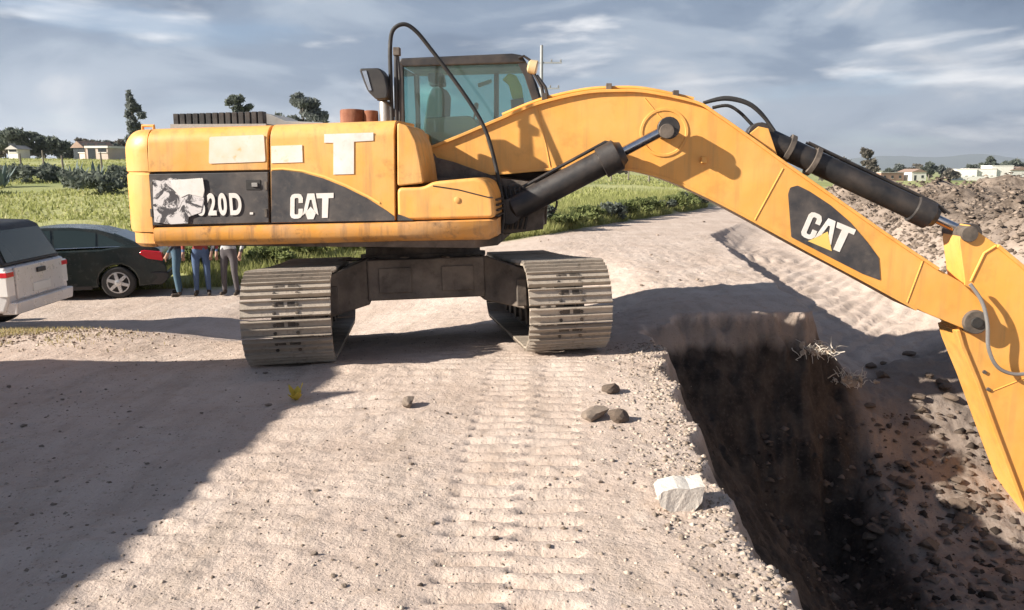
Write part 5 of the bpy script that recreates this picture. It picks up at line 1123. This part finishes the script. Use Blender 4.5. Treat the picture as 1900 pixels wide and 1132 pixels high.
for k in range(40):
    while True:
        q = gpt(rc.uniform(1580, 1850), rc.uniform(660, 1050)); x, y = q[0], q[1]
        if abs(H(x, y + .2) - H(x, y - .2)) < .22: break
    put_rock('pit_clod', 'lump of dark moist earth on the ledge right of the trench', 'clod', 'clods on the ledge beside the trench', x, y, rc.uniform(.05, .15), 'clod_brown', rc.uniform(0, 6), .75, .35)
for k in range(18):
    px_, py_ = rc.uniform(1000, 1330), rc.uniform(400, 560); q = gpt(px_, py_)
    put_rock('road_clod', 'small clod on the sunlit road behind the right crawler track', 'clod', 'clods on the road behind the machine', q[0], q[1], rc.uniform(.03, .07), 'clod_tan' if k % 2 else 'clod_brown', rc.uniform(0, 6), .7, .3)
def scatter(name, label, cat, n, sampler, s0, s1, mat, seed, power=2.0):
    g = np.random.default_rng(seed); x, y = sampler(n, g); z = terrain(x, y)[0]; n = len(x); s = s0 + (s1 - s0) * g.uniform(0, 1, n) ** power
    base = np.array([(1, 0, 0), (-.5, .87, 0), (-.5, -.87, 0), (0, 0, .8), (.45, .75, .35), (-.9, .05, .4), (.4, -.8, .3)], float)
    F = np.array([(0, 4, 3), (4, 1, 3), (1, 5, 3), (5, 2, 3), (2, 6, 3), (6, 0, 3), (0, 1, 4), (1, 2, 5), (2, 0, 6)])
    a = g.uniform(0, 6.283, n); ca, sa = np.cos(a), np.sin(a); V = base[None] * (1 + .5 * g.uniform(-1, 1, (n, 7, 3)))
    X = V[..., 0] * ca[:, None] - V[..., 1] * sa[:, None]; Y = V[..., 0] * sa[:, None] + V[..., 1] * ca[:, None]
    P = np.stack([X * s[:, None] + x[:, None], Y * s[:, None] + y[:, None], V[..., 2] * s[:, None] + (z - .15 * s)[:, None]], 2).reshape(-1, 3)
    F2 = (F[None] + 7 * np.arange(n)[:, None, None]).reshape(-1, 3); o = mesh_from_arrays(name, P, F2, mat, 'stuff'); tag(o, label, cat)
def sp_road(n, g):
    y = 2.4 + 9 * g.uniform(0, 1, n) ** 1.3; x = g.uniform(-.66, .4, n) * y; k = (x < lip_x(y)[0] - .02) & (vnoise(x * 1.4, y * 1.4, 97) > .30); return x[k], y[k]
scatter('road_gravel', 'fine gravel strewn over the pale dirt road', 'gravel', 11000, sp_road, .003, .013, M['rubble_tan'], 301, 3.5)
def sp_lip(n, g):
    y = g.uniform(2.6, 8.4, n); x = lip_x(y)[0] - np.abs(g.normal(0, .26, n)) + .04; return x, y
scatter('brink_crumbs', 'crumbs of dry soil heaped along the brink of the trench', 'soil', 4500, sp_lip, .004, .022, M['rubble_tan'], 302, 4.0)
def sp_pit(n, g):
    y = g.uniform(6.5, 11.5, n); x = g.uniform(2.8, 7.2, n); k = (x > lip_x(y)[0] + 1.0) & (terrain(x, y, False)[0] < -1.2); return x[k], y[k]
scatter('pit_crumbs', 'crumbled dark earth on the ledge and floor of the trench', 'soil', 4500, sp_pit, .006, .075, M['rubble_dark'], 303, 4.5)
def sp_heap(n, g):
    y = g.uniform(11, 30, n); x = 6.4 + .12 * np.clip(y - 14, -4, 30) + np.abs(g.normal(0, 5, n)) + 1.0; k = x < y * .75; return x[k], y[k]
scatter('heap_clods', 'coarse clods covering the spoil heaps at far right', 'soil', 20000, sp_heap, .010, .085, M['rubble_mid'], 304, 3.0)
scatter('heap_stones', 'dark lumps between the clods of the spoil heaps', 'soil', 5000, sp_heap, .012, .10, M['rubble_dark'], 305, 3.0)
def sp_verge(n, g):
    q = onZ(60, 630, -.2); return g.normal(q[0] - .4, .8, n), g.normal(q[1], .5, n)
scatter('verge_gravel', 'coarse pale gravel on the dry patch at the left edge', 'gravel', 2500, sp_verge, .008, .030, M['rubble_tan'], 306)

# yellow weed and pale roots
q = gpt(550, 742); root = empty('yellow_weed', q); tag(root, 'little yellow-leaved weed at the edge of the broad shadow', 'plant')
for k, (a, e, ln) in enumerate(((.3, 1.2, .15), (1.6, 1.0, .12), (2.9, 1.1, .14), (4.0, .7, .10), (5.2, .8, .12), (2.2, .35, .10))):
    d = Vector((math.cos(a) * math.cos(e), math.sin(a) * math.cos(e), math.sin(e))); s_ = Vector((-math.sin(a), math.cos(a), 0)) * .034; u_ = d.cross(s_).normalized() * .004
    mb = MB(); mb.loft([[tuple(d * ln * t + s_ * w_), tuple(d * ln * t - u_), tuple(d * ln * t - s_ * w_), tuple(d * ln * t + u_)] for t, w_ in ((0, .2), (.35, .8), (.65, 1.0), (1.0, .1))]); mb.build('leaf', M['leaf_yellow'], root)
for (px_, py_, s_, sd, lab) in ((1512, 655, .24, 5, 'pale root clump, upper of two at the far corner of the trench'), (1572, 700, .22, 6, 'pale root clump, lower of two at the far corner of the trench')):
    qx, qy, qz = gpt(px_, py_ + 14); root = empty('root_clump', (qx, qy, qz)); tag(root, lab, 'roots', 'pale roots hanging in the trench'); rr_ = random.Random(sd)
    mb = MB()
    for k in range(60):
        p = Vector((rr_.gauss(0, .15), rr_.gauss(0, .09), rr_.uniform(.0, .12))); path = [p]; d = Vector((rr_.gauss(0, 1), rr_.gauss(0, 1) - .3, rr_.gauss(.3, .8))).normalized()
        for t in range(4): d = (d + Vector((rr_.gauss(0, .5), rr_.gauss(0, .5), rr_.gauss(0, .4)))).normalized(); p = p + d * s_ * .16; path.append(p)
        mb.tube(path, [.006, .006, .005, .004, .003], 4)
    mb.build('roots', M['root_pale'], root)['kind'] = 'stuff'
    o = bpy.data.objects.new('earth_ball', RM['rock_tan'][sd % 4]); COL.objects.link(o); o.parent = root; o.scale = (.24, .16, .13); o.location = (0.02, .02, .03)
    for k in range(14):
        o = bpy.data.objects.new('crumb', RM['rock_tan'][k % 4]); COL.objects.link(o); o.parent = root; c_ = rr_.uniform(.02, .06); o.scale = (c_, c_, c_ * .8); o.location = (rr_.gauss(0, .17), rr_.gauss(-.05, .07), rr_.uniform(0, .12)); o.rotation_euler = (rr_.uniform(0, 3), rr_.uniform(0, 3), 0)

# ------------------------------------------------------------------ far buildings, pole, posts
def house(px_, base, Y, w, d, h, roof_h, wall, roofm, label, nwin=2, rz=0.0, name='house', group=None):
    q = onY(px_, base, Y); z = H(q[0], Y) - .3; root = empty(name, (q[0], Y, z), rz); tag(root, label, 'house', group); hh = h + .3
    mb = MB(); mb.box(-w / 2, w / 2, 0, d, 0, hh); mb.build('wall', M[wall], root)
    ov = .25
    if roof_h > .4: mb = MB(); mb.prism([(-w / 2 - ov, hh + .01), (w / 2 + ov, hh + .01), (0, hh + roof_h)], -ov, d + ov); mb.build('roof', M[roofm], root)
    else: mb = MB(); mb.box(-w / 2 - .12, w / 2 + .12, -.12, d + .12, hh + .01, hh + .25); mb.build('roof', M[roofm], root)
    for k in range(nwin):
        xx = -w / 2 + w * (k + .5) / nwin; mb = MB()
        if k == 0 and nwin > 1: mb.box(xx - .45, xx + .45, -.04, .02, .3, 2.3); mb.build('door', M['window_dark'], root)
        else:
            mb.box(xx - .5, xx + .5, -.03, .02, 1.3, 2.3); f = mb.build('window', M['window_dark'], root); mb = MB(); mb.box(xx - .58, xx + .58, -.08, .02, 1.2, 1.29); mb.build('sill', M['wall_white'], f)
    return root
house(148, 296, 97, 1.9, 4, 1.5, .8, 'wall_pink', 'roof_tile', 'gabled pinkish house, left one of the pair on the left ridge', 2, R(-25))
house(181, 297, 95, 2.7, 4, 1.45, .2, 'wall_pink', 'wall_white', 'flat-roofed pale house, right one of the pair on the left ridge', 2, R(-8))
house(24, 284, 100, 1.3, 2, 1.3, .5, 'wall_white', 'roof_tin', 'little white hut at the far left below the bushy tree', 1, R(-10))
for k, (px_, w, h, rh, wl, rf, lab) in enumerate(((1792, 8, 4.6, .2, 'wall_white', 'wall_white', 'white house, leftmost of the far row at right'), (1822, 11, 4.8, .2, 'wall_white', 'roof_tin', 'long white house second from left in the far row'),
                                                (1858, 9, 6.0, .2, 'wall_white', 'wall_white', 'tallest white house in the far row at right'), (1893, 10, 4.2, 1.6, 'wall_white', 'roof_tile', 'white house at the right edge of the far row'),
                                                (1704, 6, 3.2, 1.2, 'wall_white', 'roof_tile', 'small lone white house left of the far row'), (1655, 10, 3.0, .2, 'wall_brick', 'roof_tin', 'low brick shed beyond the right fields'))):
    house(px_, 340, 350 if k < 4 else 310, w, 9, h, rh, wl, rf, lab, 3 if w > 7 else 2, R(-12 + 5 * k))
def wall_far():
    q = onY(1860, 342, 338); z = H(q[0], 338) - .3; mb = MB(); mb.box(-22, 26, 0, .3, 0, 2.2)
    o = mb.build('garden_wall', M['wall_white'], None, loc=(q[0], 338, z)); tag(o, 'long low white wall in front of the far houses at right', 'wall')
wall_far()
def power_pole():
    Y = 62; x, _, zt = onY(1005, 84, Y); z = H(x, Y); h = zt - z; root = empty('power_pole', (x, Y, z)); tag(root, 'grey power pole rising behind the cab front', 'pole')
    mb = MB(); mb.lathe((0, 0, 0), (0, 0, 1), [(0, .18), (h, .11)], 12); mb.build('post', M['pole_grey'], root)
    for zz, ln in ((h - 1.25, 1.5), (h - 3.1, 1.35)):
        mb = MB(); mb.box(-.35, ln, -.06, .06, zz - .05, zz + .05); ca_ = mb.build('cross_arm', M['pole_grey'], root)
        for t in (.55, 1.0):
            mb = MB(); mb.lathe((ln * t - .08, 0, zz + .05), (0, 0, 1), [(0, .03), (.05, .07), (.09, .04), (.14, .07), (.2, .03)], 8); mb.build('insulator', M['grey_metal'], ca_)
power_pole()
for k, (px_, tp, bs, Y) in enumerate(((80, 262, 300, 60), (118, 300, 330, 48), (1133, 338, 362, 62), (1203, 340, 366, 60), (1165, 346, 366, 64), (40, 290, 322, 50), (190, 296, 330, 52))):
    q = onY(px_, bs, Y); z = H(q[0], Y); h = 1.5; mb = MB(); mb.tube([(0, 0, -.1), (.02, 0, h * .5), (.0, 0, h)], [.07, .06, .05], 7)
    o = mb.build('fence_post', M['wood_post'], None, loc=(q[0], Y, z)); tag(o, {80: 'wooden fence post just left of the gabled house', 118: 'wooden fence post beside the left agave of the pair', 40: 'leftmost wooden fence post in the meadow', 190: 'wooden fence post nearest to the counterweight', 1133: 'leftmost fence post on the slope under the boom', 1203: 'rightmost fence post on the slope under the boom', 1165: 'middle fence post on the slope under the boom'}[px_], 'post', 'posts in the left meadow' if px_ < 900 else 'posts on the slope')

# ------------------------------------------------------------------ air
def haze():
    mb = MB(); mb.box(-9400, 9400, -4400, 20600, -70, 330); o = mb.build('haze', [], None, smooth=0)
    m = bpy.data.materials.new('haze_air'); m.use_nodes = True; N = m.node_tree.nodes; N.remove(N['Principled BSDF'])
    v = N.new('ShaderNodeVolumePrincipled'); v.inputs['Color'].default_value = (0.80, 0.88, 1.0, 1); v.inputs['Density'].default_value = 0.00013; v.inputs['Anisotropy'].default_value = 0.3
    m.node_tree.links.new(v.outputs[0], N['Material Output'].inputs['Volume']); o.data.materials.append(m); o['kind'] = 'stuff'; tag(o, 'thin pale haze over the far fields and hills', 'haze')
haze()
